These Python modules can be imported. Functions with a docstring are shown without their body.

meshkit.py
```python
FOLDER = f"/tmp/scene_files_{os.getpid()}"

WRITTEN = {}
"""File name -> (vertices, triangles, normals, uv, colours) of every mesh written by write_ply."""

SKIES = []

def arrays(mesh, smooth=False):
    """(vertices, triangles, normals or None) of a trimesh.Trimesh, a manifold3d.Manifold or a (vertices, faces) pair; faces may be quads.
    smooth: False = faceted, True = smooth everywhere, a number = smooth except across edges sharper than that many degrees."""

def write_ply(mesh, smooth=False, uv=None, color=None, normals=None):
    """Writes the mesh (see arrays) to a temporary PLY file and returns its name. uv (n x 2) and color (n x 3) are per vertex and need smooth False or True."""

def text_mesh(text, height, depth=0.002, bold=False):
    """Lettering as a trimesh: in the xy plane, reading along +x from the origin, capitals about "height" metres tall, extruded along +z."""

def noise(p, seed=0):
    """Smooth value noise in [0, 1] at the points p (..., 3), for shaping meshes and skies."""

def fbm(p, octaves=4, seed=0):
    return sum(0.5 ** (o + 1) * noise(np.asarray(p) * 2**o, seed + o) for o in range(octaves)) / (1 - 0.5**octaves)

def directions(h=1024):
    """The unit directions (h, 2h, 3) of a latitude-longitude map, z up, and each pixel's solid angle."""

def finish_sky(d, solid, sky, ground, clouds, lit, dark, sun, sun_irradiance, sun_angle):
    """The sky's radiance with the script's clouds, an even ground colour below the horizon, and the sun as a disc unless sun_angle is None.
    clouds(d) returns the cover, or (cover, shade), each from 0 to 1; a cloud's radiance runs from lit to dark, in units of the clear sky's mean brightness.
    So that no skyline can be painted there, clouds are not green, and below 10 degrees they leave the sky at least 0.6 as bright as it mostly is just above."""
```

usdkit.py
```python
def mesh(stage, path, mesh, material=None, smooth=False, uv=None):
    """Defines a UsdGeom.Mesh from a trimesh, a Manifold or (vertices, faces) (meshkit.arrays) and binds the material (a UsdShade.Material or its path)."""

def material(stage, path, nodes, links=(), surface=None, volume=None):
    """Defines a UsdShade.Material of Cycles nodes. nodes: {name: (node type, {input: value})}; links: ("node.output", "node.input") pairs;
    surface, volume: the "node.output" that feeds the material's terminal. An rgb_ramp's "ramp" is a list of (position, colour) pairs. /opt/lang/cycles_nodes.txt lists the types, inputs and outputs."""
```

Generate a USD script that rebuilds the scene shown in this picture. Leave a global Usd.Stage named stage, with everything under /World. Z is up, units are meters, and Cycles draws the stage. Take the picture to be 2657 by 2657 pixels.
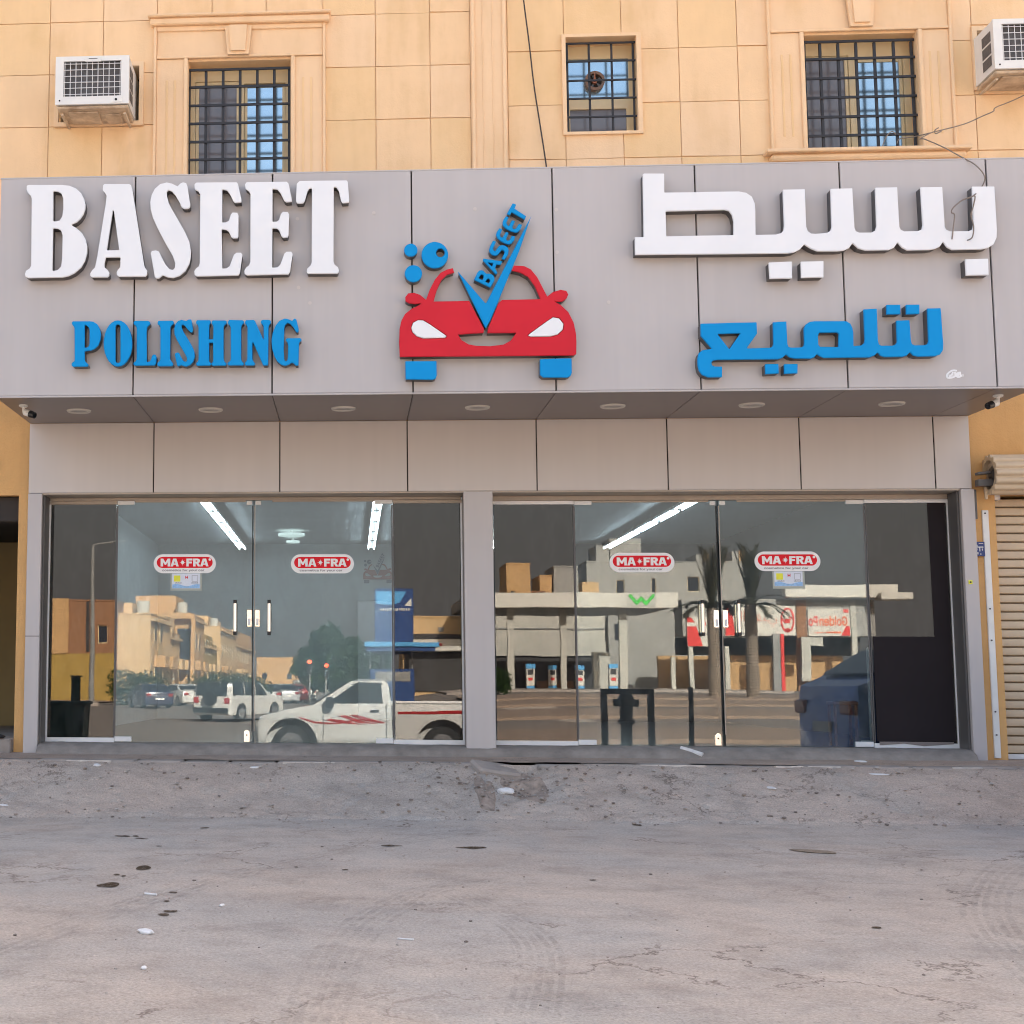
import math, random, glob
import numpy as np, trimesh, usdkit, meshkit, manifold3d
from shapely.geometry import Polygon, LineString, Point, box as sbox
from shapely.ops import unary_union
from shapely import affinity
from pxr import Usd, UsdGeom, UsdLux, UsdShade, Gf, Sdf

random.seed(7)
rng = np.random.default_rng(11)
stage = Usd.Stage.CreateInMemory()
UsdGeom.SetStageUpAxis(stage, UsdGeom.Tokens.z)
UsdGeom.SetStageMetersPerUnit(stage, 1.0)
UsdGeom.Xform.Define(stage, '/World')
UsdGeom.Scope.Define(stage, '/World/Looks')

# ------------------------------------------------------------------ camera, sky, sun
EXPOSURE = 2.86
SUN_AZ, SUN_EL = math.radians(22), math.radians(31)      # the sun stands behind the building, to the right
SKY_STRENGTH, SUN_INTENSITY = 0.09, 1.1
EYE = np.array([1.903, -14.277, 0.541])
PITCH, YAW, ROLL = 0.1146, -0.07379, -0.004618
def camera():
    cy, sy, cp, sp, cr, sr = math.cos(YAW), math.sin(YAW), math.cos(PITCH), math.sin(PITCH), math.cos(ROLL), math.sin(ROLL)
    fwd = np.array([sy*cp, cy*cp, sp]); right = np.array([cy, -sy, 0.0]); down = np.cross(fwd, right)
    r2 = cr*right + sr*down; d2 = -sr*right + cr*down
    c = UsdGeom.Camera.Define(stage, '/World/camera')
    m = Gf.Matrix4d(*r2, 0, *(-d2), 0, *(-fwd), 0, *EYE, 1)
    c.AddTransformOp().Set(m)
    c.CreateHorizontalApertureAttr(36.0); c.CreateVerticalApertureAttr(36.0)
    c.CreateFocalLengthAttr(52.842)
    c.CreateHorizontalApertureOffsetAttr(9.532)
    c.CreateClippingRangeAttr(Gf.Vec2f(0.05, 5000))
    c.CreateExposureAttr(EXPOSURE)
camera()
sunv = np.array([math.sin(SUN_AZ)*math.cos(SUN_EL), math.cos(SUN_AZ)*math.cos(SUN_EL), math.sin(SUN_EL)])
sky = UsdLux.DomeLight.Define(stage, '/World/sky')
skym = usdkit.material(stage, '/World/Looks/sky', {
    's': ('sky_texture', {'sky_type': 'single_scattering', 'sun_disc': False, 'sun_elevation': SUN_EL, 'sun_rotation': SUN_AZ, 'aerosol_density': 9.0, 'air_density': 1.0, 'ozone_density': 1.0}),
    'w': ('mix_color', {'blend_type': 'multiply', 'fac': 1.0, 'b': (1.06, 1.0, .93), 'use_clamp': False}),
    # dust haze: the sky pales evenly towards the horizon all the way round
    'g': ('geometry', {}), 'x': ('separate_xyz', {}), 'h': ('map_range', {'from_min': 0.0, 'from_max': .55, 'to_min': .85, 'to_max': 0.0, 'clamp': True}), 'd': ('mix_color', {'b': (2.10, 1.92, 1.78), 'use_clamp': False}),
    'b': ('background_shader', {'strength': SKY_STRENGTH})}, [('s.color', 'w.a'), ('g.position', 'x.vector'), ('x.z', 'h.value'), ('h.result', 'd.fac'), ('w.result', 'd.a'), ('d.result', 'b.color')], surface='b.background')
UsdShade.MaterialBindingAPI.Apply(sky.GetPrim()).Bind(skym)
sky.GetPrim().SetCustomDataByKey('kind', 'structure')
sun = UsdLux.DistantLight.Define(stage, '/World/sun')
sun.CreateNormalizeAttr(True); sun.CreateIntensityAttr(SUN_INTENSITY); sun.CreateAngleAttr(0.5); sun.CreateColorAttr(Gf.Vec3f(1.0, 0.94, 0.85))
zax = sunv; xax = np.cross([0, 0, 1], zax); xax /= np.linalg.norm(xax); yax = np.cross(zax, xax)
sun.AddTransformOp().Set(Gf.Matrix4d(*xax, 0, *yax, 0, *zax, 0, 0, 0, 40, 1))

# ------------------------------------------------------------------ helpers
used = {}
origin = {'/World': np.zeros(3)}
def numbered(parent, name):
    k = (parent, name); n = used.get(k, 0); used[k] = n+1
    return f'{parent}/{name}' + (f'_{n:03d}' if n else '')
def tag(path, label=None, cat=None, group=None, kind=None):
    p = stage.GetPrimAtPath(path)
    for k, v in (('label', label), ('category', cat), ('group', group), ('kind', kind)):
        if v: p.SetCustomDataByKey(k, v)
    return path
def thing(name, label, cat, loc=(0, 0, 0), group=None, kind=None, rotz=0):
    path = numbered('/World', name)
    x = UsdGeom.Xform.Define(stage, path); x.AddTranslateOp().Set(Gf.Vec3d(*map(float, loc)))
    x.AddRotateZOp().Set(float(rotz))
    origin[path] = np.array(loc, float)
    return tag(path, label, cat, group, kind)
def dup(src, loc, label, group=None, rotz=0):
    base = src.split('/')[-1]
    while base[-4:-3] == '_' and base[-3:].isdigit(): base = base[:-4]
    path = numbered('/World', base)
    x = UsdGeom.Xform.Define(stage, path); p = x.GetPrim()
    p.GetReferences().AddInternalReference(src); p.SetInstanceable(True)
    x.ClearXformOpOrder()
    x.AddTranslateOp().Set(Gf.Vec3d(*map(float, loc))); x.AddRotateZOp().Set(float(rotz))
    was = stage.GetPrimAtPath(src).GetCustomData()
    return tag(path, label, was.get('category'), group or was.get('group'))
def arr(m, o):
    v, f, _ = meshkit.arrays(m)
    return np.asarray(v) - o, f
def put(path, mesh, mat, smooth, o):
    v, f = arr(mesh, o)
    usdkit.mesh(stage, path, trimesh.Trimesh(v, f, process=bool(smooth)), mat, smooth=smooth or False)
def part(parent, name, mesh, mat, label=None, smooth=None):
    path = numbered(parent, name)
    o = origin[parent]; origin[path] = o
    put(path, mesh, mat, smooth, o)
    return tag(path, label)
def solo(name, label, cat, mesh, mat, group=None, kind=None, smooth=None):
    path = numbered('/World', name); origin[path] = np.zeros(3)
    put(path, mesh, mat, smooth, 0)
    return tag(path, label, cat, group, kind)
def struct(name, mesh, mat, label=None, smooth=None):
    return solo(name, label, None, mesh, mat, kind='structure', smooth=smooth)

def bx(x0, x1, y0, y1, z0, z1):
    b = trimesh.creation.box([x1-x0, y1-y0, z1-z0]); b.apply_translation([(x0+x1)/2, (y0+y1)/2, (z0+z1)/2]); return b
def cbx(x0, x1, y0, y1, z0, z1, c=.006):
    c = min(c, (x1-x0)/2.2, (y1-y0)/2.2, (z1-z0)/2.2)
    pts = []
    for X, sx in ((x0, 1), (x1, -1)):
        for Y, sy in ((y0, 1), (y1, -1)):
            for Z, sz in ((z0, 1), (z1, -1)):
                pts += [(X+sx*c, Y+sy*c, Z), (X+sx*c, Y, Z+sz*c), (X, Y+sy*c, Z+sz*c)]
    return trimesh.Trimesh(pts).convex_hull
def cat(ms): return trimesh.util.concatenate([m if isinstance(m, trimesh.Trimesh) else trimesh.Trimesh(*meshkit.arrays(m)[:2], process=False) for m in ms])
def frame_of(p0, p1):
    p0, p1 = np.array(p0, float), np.array(p1, float); d = p1-p0; L = np.linalg.norm(d); z = d/L
    a = np.array([0, 0, 1.0]) if abs(z[2]) < .9 else np.array([1.0, 0, 0])
    x = np.cross(a, z); x /= np.linalg.norm(x); y = np.cross(z, x)
    T = np.eye(4); T[:3, 0], T[:3, 1], T[:3, 2], T[:3, 3] = x, y, z, (p0+p1)/2
    return T, L
def cyl(p0, p1, r, n=16, r2=None):
    T, L = frame_of(p0, p1)
    m = trimesh.creation.cylinder(r, L, sections=n)
    if r2 is not None:
        v = m.vertices.copy(); t = v[:, 2] > 0; v[t, :2] *= r2/r; m = trimesh.Trimesh(v, m.faces, process=False)
    m.apply_transform(T); return m
def tube(pts, r, n=7):
    p = np.array(pts, float); t = np.gradient(p, axis=0); t /= np.linalg.norm(t, axis=1, keepdims=True)+1e-12
    r = np.broadcast_to(r, (len(p),)); a = np.zeros_like(t); ref = np.array([0.3, 0.2, 1.0])
    for i in range(len(p)):
        x = np.cross(ref, t[i])
        if np.linalg.norm(x) < .15: x = np.cross([1, 0, 0], t[i])
        a[i] = x/np.linalg.norm(x)
    b = np.cross(t, a); th = np.arange(n)*2*np.pi/n
    v = p[:, None]+r[:, None, None]*(np.cos(th)[None, :, None]*a[:, None]+np.sin(th)[None, :, None]*b[:, None])
    F = []
    for i in range(len(p)-1):
        for j in range(n):
            k = (j+1) % n; F += [[i*n+j, i*n+k, (i+1)*n+k], [i*n+j, (i+1)*n+k, (i+1)*n+j]]
    v = v.reshape(-1, 3); c0, c1 = len(v), len(v)+1; v = np.vstack([v, p[0], p[-1]])
    for j in range(n):
        k = (j+1) % n; F += [[c0, k, j], [c1, (len(p)-1)*n+j, (len(p)-1)*n+k]]
    return trimesh.Trimesh(v, F, process=False)
def bez(pts, n=24):
    p = np.array(pts, float); t = np.linspace(0, len(p)-1, n); i = np.clip(t.astype(int), 0, len(p)-2); u = (t-i)[:, None]
    g = lambda k: p[np.clip(k, 0, len(p)-1)]
    a, b, c, d = g(i-1), g(i), g(i+1), g(i+2)
    return .5*((2*b)+(c-a)*u+(2*a-5*b+4*c-d)*u**2+(3*b-a-3*c+d)*u**3)
def polys(g): return [q for q in getattr(g, 'geoms', [g]) if q.geom_type == 'Polygon' and q.area > 1e-7]
def exz(g, y0, y1):
    """a flat outline in the x-z plane, given thickness from y0 to y1"""
    out = []
    for q in polys(g):
        m = trimesh.creation.extrude_polygon(q, y1-y0, engine='earcut'); v = m.vertices
        out.append(trimesh.Trimesh(np.c_[v[:, 0], v[:, 2]+y0, v[:, 1]], m.faces[:, ::-1], process=False))
    return cat(out)
def exy(g, z0, z1):
    return cat([(lambda m: (m.apply_translation([0, 0, z0]), m)[1])(trimesh.creation.extrude_polygon(q, z1-z0, engine='earcut')) for q in polys(g)])
def eyz(g, x0, x1):
    """outline in the y-z plane, thickness along x"""
    out = []
    for q in polys(g):
        m = trimesh.creation.extrude_polygon(q, x1-x0, engine='earcut'); v = m.vertices
        out.append(trimesh.Trimesh(np.c_[v[:, 2]+x0, v[:, 0], v[:, 1]], m.faces, process=False))
    return cat(out)
def revolve(prof, c=(0, 0, 0), n=32):
    m = trimesh.creation.revolve(np.array(prof, float), sections=n); m.apply_translation(c); return m
def turn(m, T):
    m = m.copy(); m.apply_transform(T); return m
def rotz(m, deg, about=(0, 0, 0)):
    return turn(m, trimesh.transformations.rotation_matrix(math.radians(deg), [0, 0, 1], about))
FONTS = glob.glob('/opt/blender-*/*/datafiles/fonts/NotoSansArabic*')
def arabic(text, h):
    """lettering outline from presentation forms, already in visual order"""
    from PIL import Image, ImageDraw, ImageFont
    f = ImageFont.truetype(FONTS[0], 96)
    try: f.set_variation_by_axes([100, 700])
    except Exception: pass
    x0, y0, x1, y1 = f.getbbox(text); im = Image.new('L', (x1-x0+8, y1-y0+8)); ImageDraw.Draw(im).text((4-x0, 4-y0), text, 255, font=f)
    on = np.pad(np.asarray(im) > 127, ((0, 0), (1, 1))).astype(np.int8)
    rr, s = np.nonzero(np.diff(on, axis=1) == 1); e = np.nonzero(np.diff(on, axis=1) == -1)[1]
    g = unary_union([sbox(a, -r-1, b, -r) for a, b, r in zip(s, e, rr)]).buffer(.6).buffer(-.6).simplify(.7)
    k = h/(y1-y0); return affinity.scale(affinity.translate(g, 0, y1-y0+8), k, k, origin=(0, 0))
def text_xz(text, h, x, y, z, depth=.004, bold=True, mirror=False, sx=1.0):
    """lettering standing in the x-z plane and facing -y (or +y when mirror)"""
    m = meshkit.text_mesh(text, h, depth, bold); v = m.vertices.copy(); v[:, 0] *= sx
    w = v[:, 0].max()
    if mirror: m = trimesh.Trimesh(np.c_[x+w-v[:, 0], y+v[:, 2], z+v[:, 1]], m.faces, process=False)
    else: m = trimesh.Trimesh(np.c_[x+v[:, 0], y-v[:, 2], z+v[:, 1]], m.faces, process=False)
    return m
def man(m):
    v, f, _ = meshkit.arrays(m); t = trimesh.Trimesh(v, f); t.merge_vertices()
    return manifold3d.Manifold(manifold3d.Mesh(np.asarray(t.vertices, np.float32), np.asarray(t.faces, np.uint32)))

# ------------------------------------------------------------------ materials
def pm(name, col, rough=.5, var=.08, vs=3.0, bump=0.0, bs=80.0, metal=0.0, spec=.5, detail=5, tint=None, emit=None, coat=0, lines=0, stretch=(1, 1, 1)):
    c = np.array(col, float); lo, hi = c*(1-var), np.minimum(c*(1+var), .95)
    if tint is not None: lo = np.array(tint, float)
    nodes = {'g': ('geometry', {}), 'm': ('mapping', {'scale': stretch}), 'n': ('noise_texture', {'scale': vs, 'detail': detail, 'roughness': .62}),
             'r': ('rgb_ramp', {'ramp': [(.28, tuple(lo)), (.72, tuple(hi))]}),
             'p': ('principled_bsdf', {'roughness': rough, 'metallic': metal, 'specular_ior_level': spec, 'coat_weight': coat})}
    links = [('g.position', 'm.vector'), ('m.vector', 'n.vector'), ('n.fac', 'r.fac'), ('r.color', 'p.base_color')]
    if bump:
        nodes['n2'] = ('noise_texture', {'scale': bs, 'detail': 6, 'roughness': .65}); nodes['b'] = ('bump', {'strength': bump, 'distance': .01})
        links += [('g.position', 'n2.vector'), ('n2.fac', 'b.height'), ('b.normal', 'p.normal')]
    if emit: nodes['p'][1].update(emission_color=emit[0], emission_strength=emit[1])
    return usdkit.material(stage, '/World/Looks/'+name, nodes, links, surface='p.BSDF')
M = {}
M['letter_white'] = pm('letter_white', (.80, .81, .82), .3, .03, 2)
M['letter_blue'] = pm('letter_blue', (.0, .275, .64), .45, .04, 2, spec=.15)
M['logo_red'] = pm('logo_red', (.62, .020, .036), .45, .05, 2, spec=.15)
M['letter_side'] = pm('letter_side', (.075, .07, .07), .4, .1, 4)
M['alu_dark'] = pm('alu_dark', (.10, .095, .093), .45, .08, 4)
M['joint'] = pm('joint', (.06, .055, .05), .8, .1, 6)
M['white_alu'] = pm('white_alu', (.74, .74, .73), .35, .05, 5, .03, 200)
M['beige_alu'] = pm('beige_alu', (.42, .35, .28), .45, .08, 5)
M['chrome'] = pm('chrome', (.86, .84, .80), .16, .03, 5, metal=1.0)
M['black_plastic'] = pm('black_plastic', (.012, .012, .013), .35, .1, 5)
M['black_iron'] = pm('black_iron', (.014, .014, .018), .42, .25, 9, .2, 90)
M['ac_white'] = pm('ac_white', (.74, .73, .69), .42, .06, 4, .04, 60)
M['ac_base'] = pm('ac_base', (.60, .49, .36), .6, .28, 6, .15, 60, tint=(.34, .24, .16))
M['coil'] = pm('coil', (.10, .095, .095), .6, .3, 25, .4, 150)
M['cable'] = pm('cable', (.05, .035, .03), .6, .2, 8)
M['wire'] = pm('wire', (.22, .18, .15), .6, .2, 8)
M['cream_frame'] = pm('cream_frame', (.66, .54, .33), .4, .06, 5)
M['pane_grey'] = pm('pane_grey', (.16, .16, .18), .16, .14, 2.2, spec=.7)
M['pane_blue'] = pm('pane_blue', (.36, .50, .60), .16, .10, 2.0, metal=.9)
M['rubber'] = pm('rubber', (.02, .02, .02), .8, .1, 5)
M['shutter'] = pm('shutter', (.58, .455, .31), .45, .07, 6, .06, 60)
M['white_paint'] = pm('white_paint', (.74, .73, .70), .45, .07, 5, .06, 50)
M['downlight'] = pm('downlight', (.58, .54, .48), .4, .05, 5)
M['lens'] = pm('lens', (.40, .37, .33), .3, .05, 5)
M['red_vinyl'] = pm('red_vinyl', (.72, .010, .022), .5, .03, 5, spec=.2)
M['white_vinyl'] = pm('white_vinyl', (.82, .81, .80), .35, .02, 5)
M['grey_ink'] = pm('grey_ink', (.16, .16, .17), .5, .05, 5)
M['paper'] = pm('paper', (.70, .74, .82), .6, .05, 60)
M['yellow_ink'] = pm('yellow_ink', (.80, .78, .05), .5, .05, 30)
M['sky_ink'] = pm('sky_ink', (.30, .52, .80), .5, .2, 60)
M['plate_blue'] = pm('plate_blue', (.022, .045, .17), .4, .1, 6)
M['scrap'] = pm('scrap', (.72, .70, .68), .7, .12, 30)
M['stain'] = usdkit.material(stage, '/World/Looks/stain', {'g': ('geometry', {}), 'n': ('noise_texture', {'scale': 38, 'detail': 6, 'roughness': .7}), 'r': ('map_range', {'from_min': .36, 'from_max': .52, 'to_min': .30, 'to_max': .92, 'clamp': True}), 'a': ('transparent_bsdf', {}), 'd': ('diffuse_bsdf', {'color': (.085, .062, .042)}), 'x': ('mix_closure', {})}, [('g.position', 'n.vector'), ('n.fac', 'r.value'), ('r.result', 'x.fac'), ('a.BSDF', 'x.closure1'), ('d.BSDF', 'x.closure2')], surface='x.closure')
M['soil'] = pm('soil', (.33, .262, .212), .95, .4, 12, .9, 40, detail=9)
M['rag'] = pm('rag', (.25, .19, .135), .9, .3, 30, .5, 120)
M['room_white'] = pm('room_white', (.70, .71, .72), .6, .04, 2)
M['room_wall'] = pm('room_wall', (.52, .55, .56), .6, .05, 2)
M['room_wall_dimmed'] = pm('room_wall_dimmed', (.06, .065, .07), .6, .1, 2)  # darker copy of the wall paint; the right bay's dimness is in the colour
M['room_floor'] = pm('room_floor', (.055, .055, .058), .35, .1, 2)
M['backing'] = pm('backing', (.012, .011, .012), .7, .1, 3)
M['tube'] = pm('tube', (.9, .95, 1.0), .5, 0, 1, emit=((.80, .93, 1.0), 3.8))
M['disc'] = pm('disc', (.8, .85, .8), .5, 0, 1, emit=((.86, 1.0, .93), .10))
M['wall_logo'] = pm('wall_logo', (.34, .20, .20), .5, .05, 2)
M['wall_logo_grey'] = pm('wall_logo_grey', (.24, .26, .29), .5, .05, 2)
M['stool'] = pm('stool', (.16, .09, .05), .5, .2, 6)
M['concrete'] = pm('concrete', (.27, .235, .205), .9, .3, 5, .6, 55, detail=9)
M['kerb'] = pm('kerb', (.33, .285, .25), .85, .28, 4, .5, 60, detail=8)
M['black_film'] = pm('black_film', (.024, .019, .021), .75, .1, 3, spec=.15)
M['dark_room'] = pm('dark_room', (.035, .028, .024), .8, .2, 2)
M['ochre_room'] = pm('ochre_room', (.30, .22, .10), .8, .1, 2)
# composite cladding: warm grey, faint run-off streaks under the joints
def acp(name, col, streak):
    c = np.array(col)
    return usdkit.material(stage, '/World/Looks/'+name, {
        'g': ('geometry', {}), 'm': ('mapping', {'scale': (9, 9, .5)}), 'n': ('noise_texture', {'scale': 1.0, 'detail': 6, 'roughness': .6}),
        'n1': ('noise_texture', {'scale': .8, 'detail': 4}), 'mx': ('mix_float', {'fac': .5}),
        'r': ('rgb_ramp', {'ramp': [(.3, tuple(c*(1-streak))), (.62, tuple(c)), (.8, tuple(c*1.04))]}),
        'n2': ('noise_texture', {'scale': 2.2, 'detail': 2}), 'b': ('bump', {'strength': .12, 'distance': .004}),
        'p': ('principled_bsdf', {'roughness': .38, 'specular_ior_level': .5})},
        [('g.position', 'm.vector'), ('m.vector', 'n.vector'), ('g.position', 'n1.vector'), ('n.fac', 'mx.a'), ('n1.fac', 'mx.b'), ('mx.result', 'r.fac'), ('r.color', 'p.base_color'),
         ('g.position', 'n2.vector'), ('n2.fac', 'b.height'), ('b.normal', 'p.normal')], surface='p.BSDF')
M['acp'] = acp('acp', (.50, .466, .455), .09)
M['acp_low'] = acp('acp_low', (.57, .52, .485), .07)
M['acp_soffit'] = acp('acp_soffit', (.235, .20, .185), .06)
# rough painted render of the upper storey and the side walls
def render_paint(name, col, dirt, bump):
    c, d = np.array(col), np.array(dirt)
    return usdkit.material(stage, '/World/Looks/'+name, {
        'g': ('geometry', {}), 'n': ('noise_texture', {'scale': 1.6, 'detail': 8, 'roughness': .62}), 'm': ('mapping', {'scale': (5, 5, .8)}),
        'v': ('noise_texture', {'scale': 1.2, 'detail': 6}), 'mx': ('mix_float', {'fac': .45}),
        'r': ('rgb_ramp', {'ramp': [(.24, tuple(d)), (.5, tuple(c)), (.78, tuple(np.minimum(c*1.1, .9)))]}),
        'n2': ('noise_texture', {'scale': 60, 'detail': 8, 'roughness': .7}), 'n3': ('noise_texture', {'scale': 7, 'detail': 3}), 'ad': ('math', {'math_type': 'multiply_add', 'value2': 2.0}),
        'b': ('bump', {'strength': bump, 'distance': .012}), 'p': ('principled_bsdf', {'roughness': .85, 'specular_ior_level': .25})},
        [('g.position', 'n.vector'), ('g.position', 'm.vector'), ('m.vector', 'v.vector'), ('n.fac', 'mx.a'), ('v.fac', 'mx.b'), ('mx.result', 'r.fac'), ('r.color', 'p.base_color'),
         ('g.position', 'n2.vector'), ('g.position', 'n3.vector'), ('n3.fac', 'ad.value1'), ('n2.fac', 'ad.value3'), ('ad.value', 'b.height'), ('b.normal', 'p.normal')], surface='p.BSDF')
M['peach'] = render_paint('peach', (.82, .57, .335), (.67, .44, .215), .25)
M['peach2'] = render_paint('peach_pale', (.83, .585, .36), (.73, .495, .27), .25)
M['peach3'] = render_paint('peach_deep', (.805, .555, .305), (.705, .47, .23), .25)
M['ochre'] = render_paint('ochre', (.65, .38, .155), (.56, .315, .12), .5)
# ground: dusty worn asphalt
def asphalt(name, warm, cool, dark, rough_bump, bscale, crack=.02):
    return usdkit.material(stage, '/World/Looks/'+name, {
        'g': ('geometry', {}), 'n1': ('noise_texture', {'scale': .45, 'detail': 7, 'roughness': .6, 'distortion': .8}), 'n2': ('noise_texture', {'scale': 3.1, 'detail': 8, 'roughness': .68}),
        'm': ('mapping', {'scale': (.7, 1.5, 1), 'rotation': (0, 0, .7)}), 'n5': ('noise_texture', {'scale': 1.1, 'detail': 6, 'roughness': .6}),
        'n7': ('noise_texture', {'scale': 1.3, 'detail': 6, 'roughness': .7}), 'a7': ('vector_math', {'math_type': 'add'}), 'v7': ('voronoi_texture', {'scale': 1.15, 'feature': 'distance_to_edge'}), 'c7': ('rgb_ramp', {'ramp': [(0, (1, 1, 1)), (.006, (.8, .8, .8)), (.016, (0, 0, 0))]}), 'n8': ('noise_texture', {'scale': .9, 'detail': 3}), 'k8': ('map_range', {'from_min': .5-crack*.25, 'from_max': .62-crack*.25, 'clamp': True}), 'cm': ('math', {'math_type': 'multiply'}), 'm7': ('mix_color', {'b': (.20, .16, .13)}),
        'n6': ('noise_texture', {'scale': 62, 'detail': 4, 'roughness': .75}), 'r6': ('rgb_ramp', {'ramp': [(.28, (.52, .51, .50)), (.42, (.92, .92, .92)), (.55, (1.03, 1.03, 1.03)), (.72, (1.38, 1.36, 1.33))]}), 'm6': ('mix_color', {'blend_type': 'multiply', 'fac': .9, 'use_clamp': False}), 'r1': ('rgb_ramp', {'ramp': [(.38, cool), (.58, warm)]}), 'r2': ('rgb_ramp', {'ramp': [(.25, (.74, .73, .72)), (.5, (1, 1, 1)), (.75, (1.12, 1.11, 1.09))]}),
        'r5': ('rgb_ramp', {'ramp': [(.3, (.88, .875, .875)), (.55, (1, 1, 1)), (.75, (1.05, 1.045, 1.04))]}),
        'v': ('voronoi_texture', {'scale': 75}), 'rv': ('rgb_ramp', {'ramp': [(.0, (.72, .70, .68)), (.30, (1, 1, 1)), (.8, (1.06, 1.05, 1.04))]}),
        'w': ('white_noise_texture', {}), 'v2': ('voronoi_texture', {'scale': 9, 'randomness': 1}), 'rs': ('rgb_ramp', {'ramp': [(.035, dark), (.06, (1, 1, 1))]}),
        'm1': ('mix_color', {'blend_type': 'multiply', 'fac': 1.0, 'use_clamp': False}), 'm2': ('mix_color', {'blend_type': 'multiply', 'fac': 1.0}), 'm3': ('mix_color', {'blend_type': 'multiply', 'fac': .85}), 'm4': ('mix_color', {'blend_type': 'multiply', 'fac': .8}),
        'n3': ('noise_texture', {'scale': bscale, 'detail': 9, 'roughness': .75}), 'ad': ('math', {'math_type': 'multiply_add', 'value2': .6}),
        'b': ('bump', {'strength': rough_bump, 'distance': .012}), 'p': ('principled_bsdf', {'roughness': .88, 'specular_ior_level': .22})},
        [('g.position', 'n1.vector'), ('g.position', 'n2.vector'), ('g.position', 'm.vector'), ('m.vector', 'n5.vector'), ('n1.fac', 'r1.fac'), ('n2.fac', 'r2.fac'), ('n5.fac', 'r5.fac'), ('g.position', 'v.vector'), ('v.distance', 'rv.fac'),
         ('g.position', 'v2.vector'), ('v2.distance', 'rs.fac'), ('r1.color', 'm1.a'), ('r2.color', 'm1.b'), ('m1.result', 'm2.a'), ('r5.color', 'm2.b'), ('m2.result', 'm3.a'), ('rv.color', 'm3.b'), ('m3.result', 'm4.a'), ('rs.color', 'm4.b'),
         ('g.position', 'n6.vector'), ('n6.fac', 'r6.fac'), ('m4.result', 'm6.a'), ('r6.color', 'm6.b'), ('g.position', 'n7.vector'), ('g.position', 'a7.vector1'), ('n7.color', 'a7.vector2'), ('a7.vector', 'v7.vector'), ('v7.distance', 'c7.fac'), ('g.position', 'n8.vector'), ('n8.fac', 'k8.value'), ('c7.color', 'cm.value1'), ('k8.result', 'cm.value2'), ('cm.value', 'm7.fac'), ('m6.result', 'm7.a'), ('m7.result', 'p.base_color'), ('g.position', 'n3.vector'), ('v.distance', 'ad.value1'), ('n3.fac', 'ad.value3'), ('ad.value', 'b.height'), ('b.normal', 'p.normal')], surface='p.BSDF')
M['road'] = asphalt('road', (.465, .392, .33), (.412, .376, .338), (.45, .4, .36), .55, 45)
M['pavement'] = asphalt('pavement', (.42, .325, .26), (.36, .30, .265), (.5, .45, .4), .7, 40)
M['ramp'] = asphalt('ramp', (.52, .425, .355), (.47, .412, .358), (.30, .26, .23), 1.0, 28, .06)
M['street'] = asphalt('street', (.215, .185, .16), (.19, .175, .165), (.6, .55, .5), .3, 45)
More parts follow.
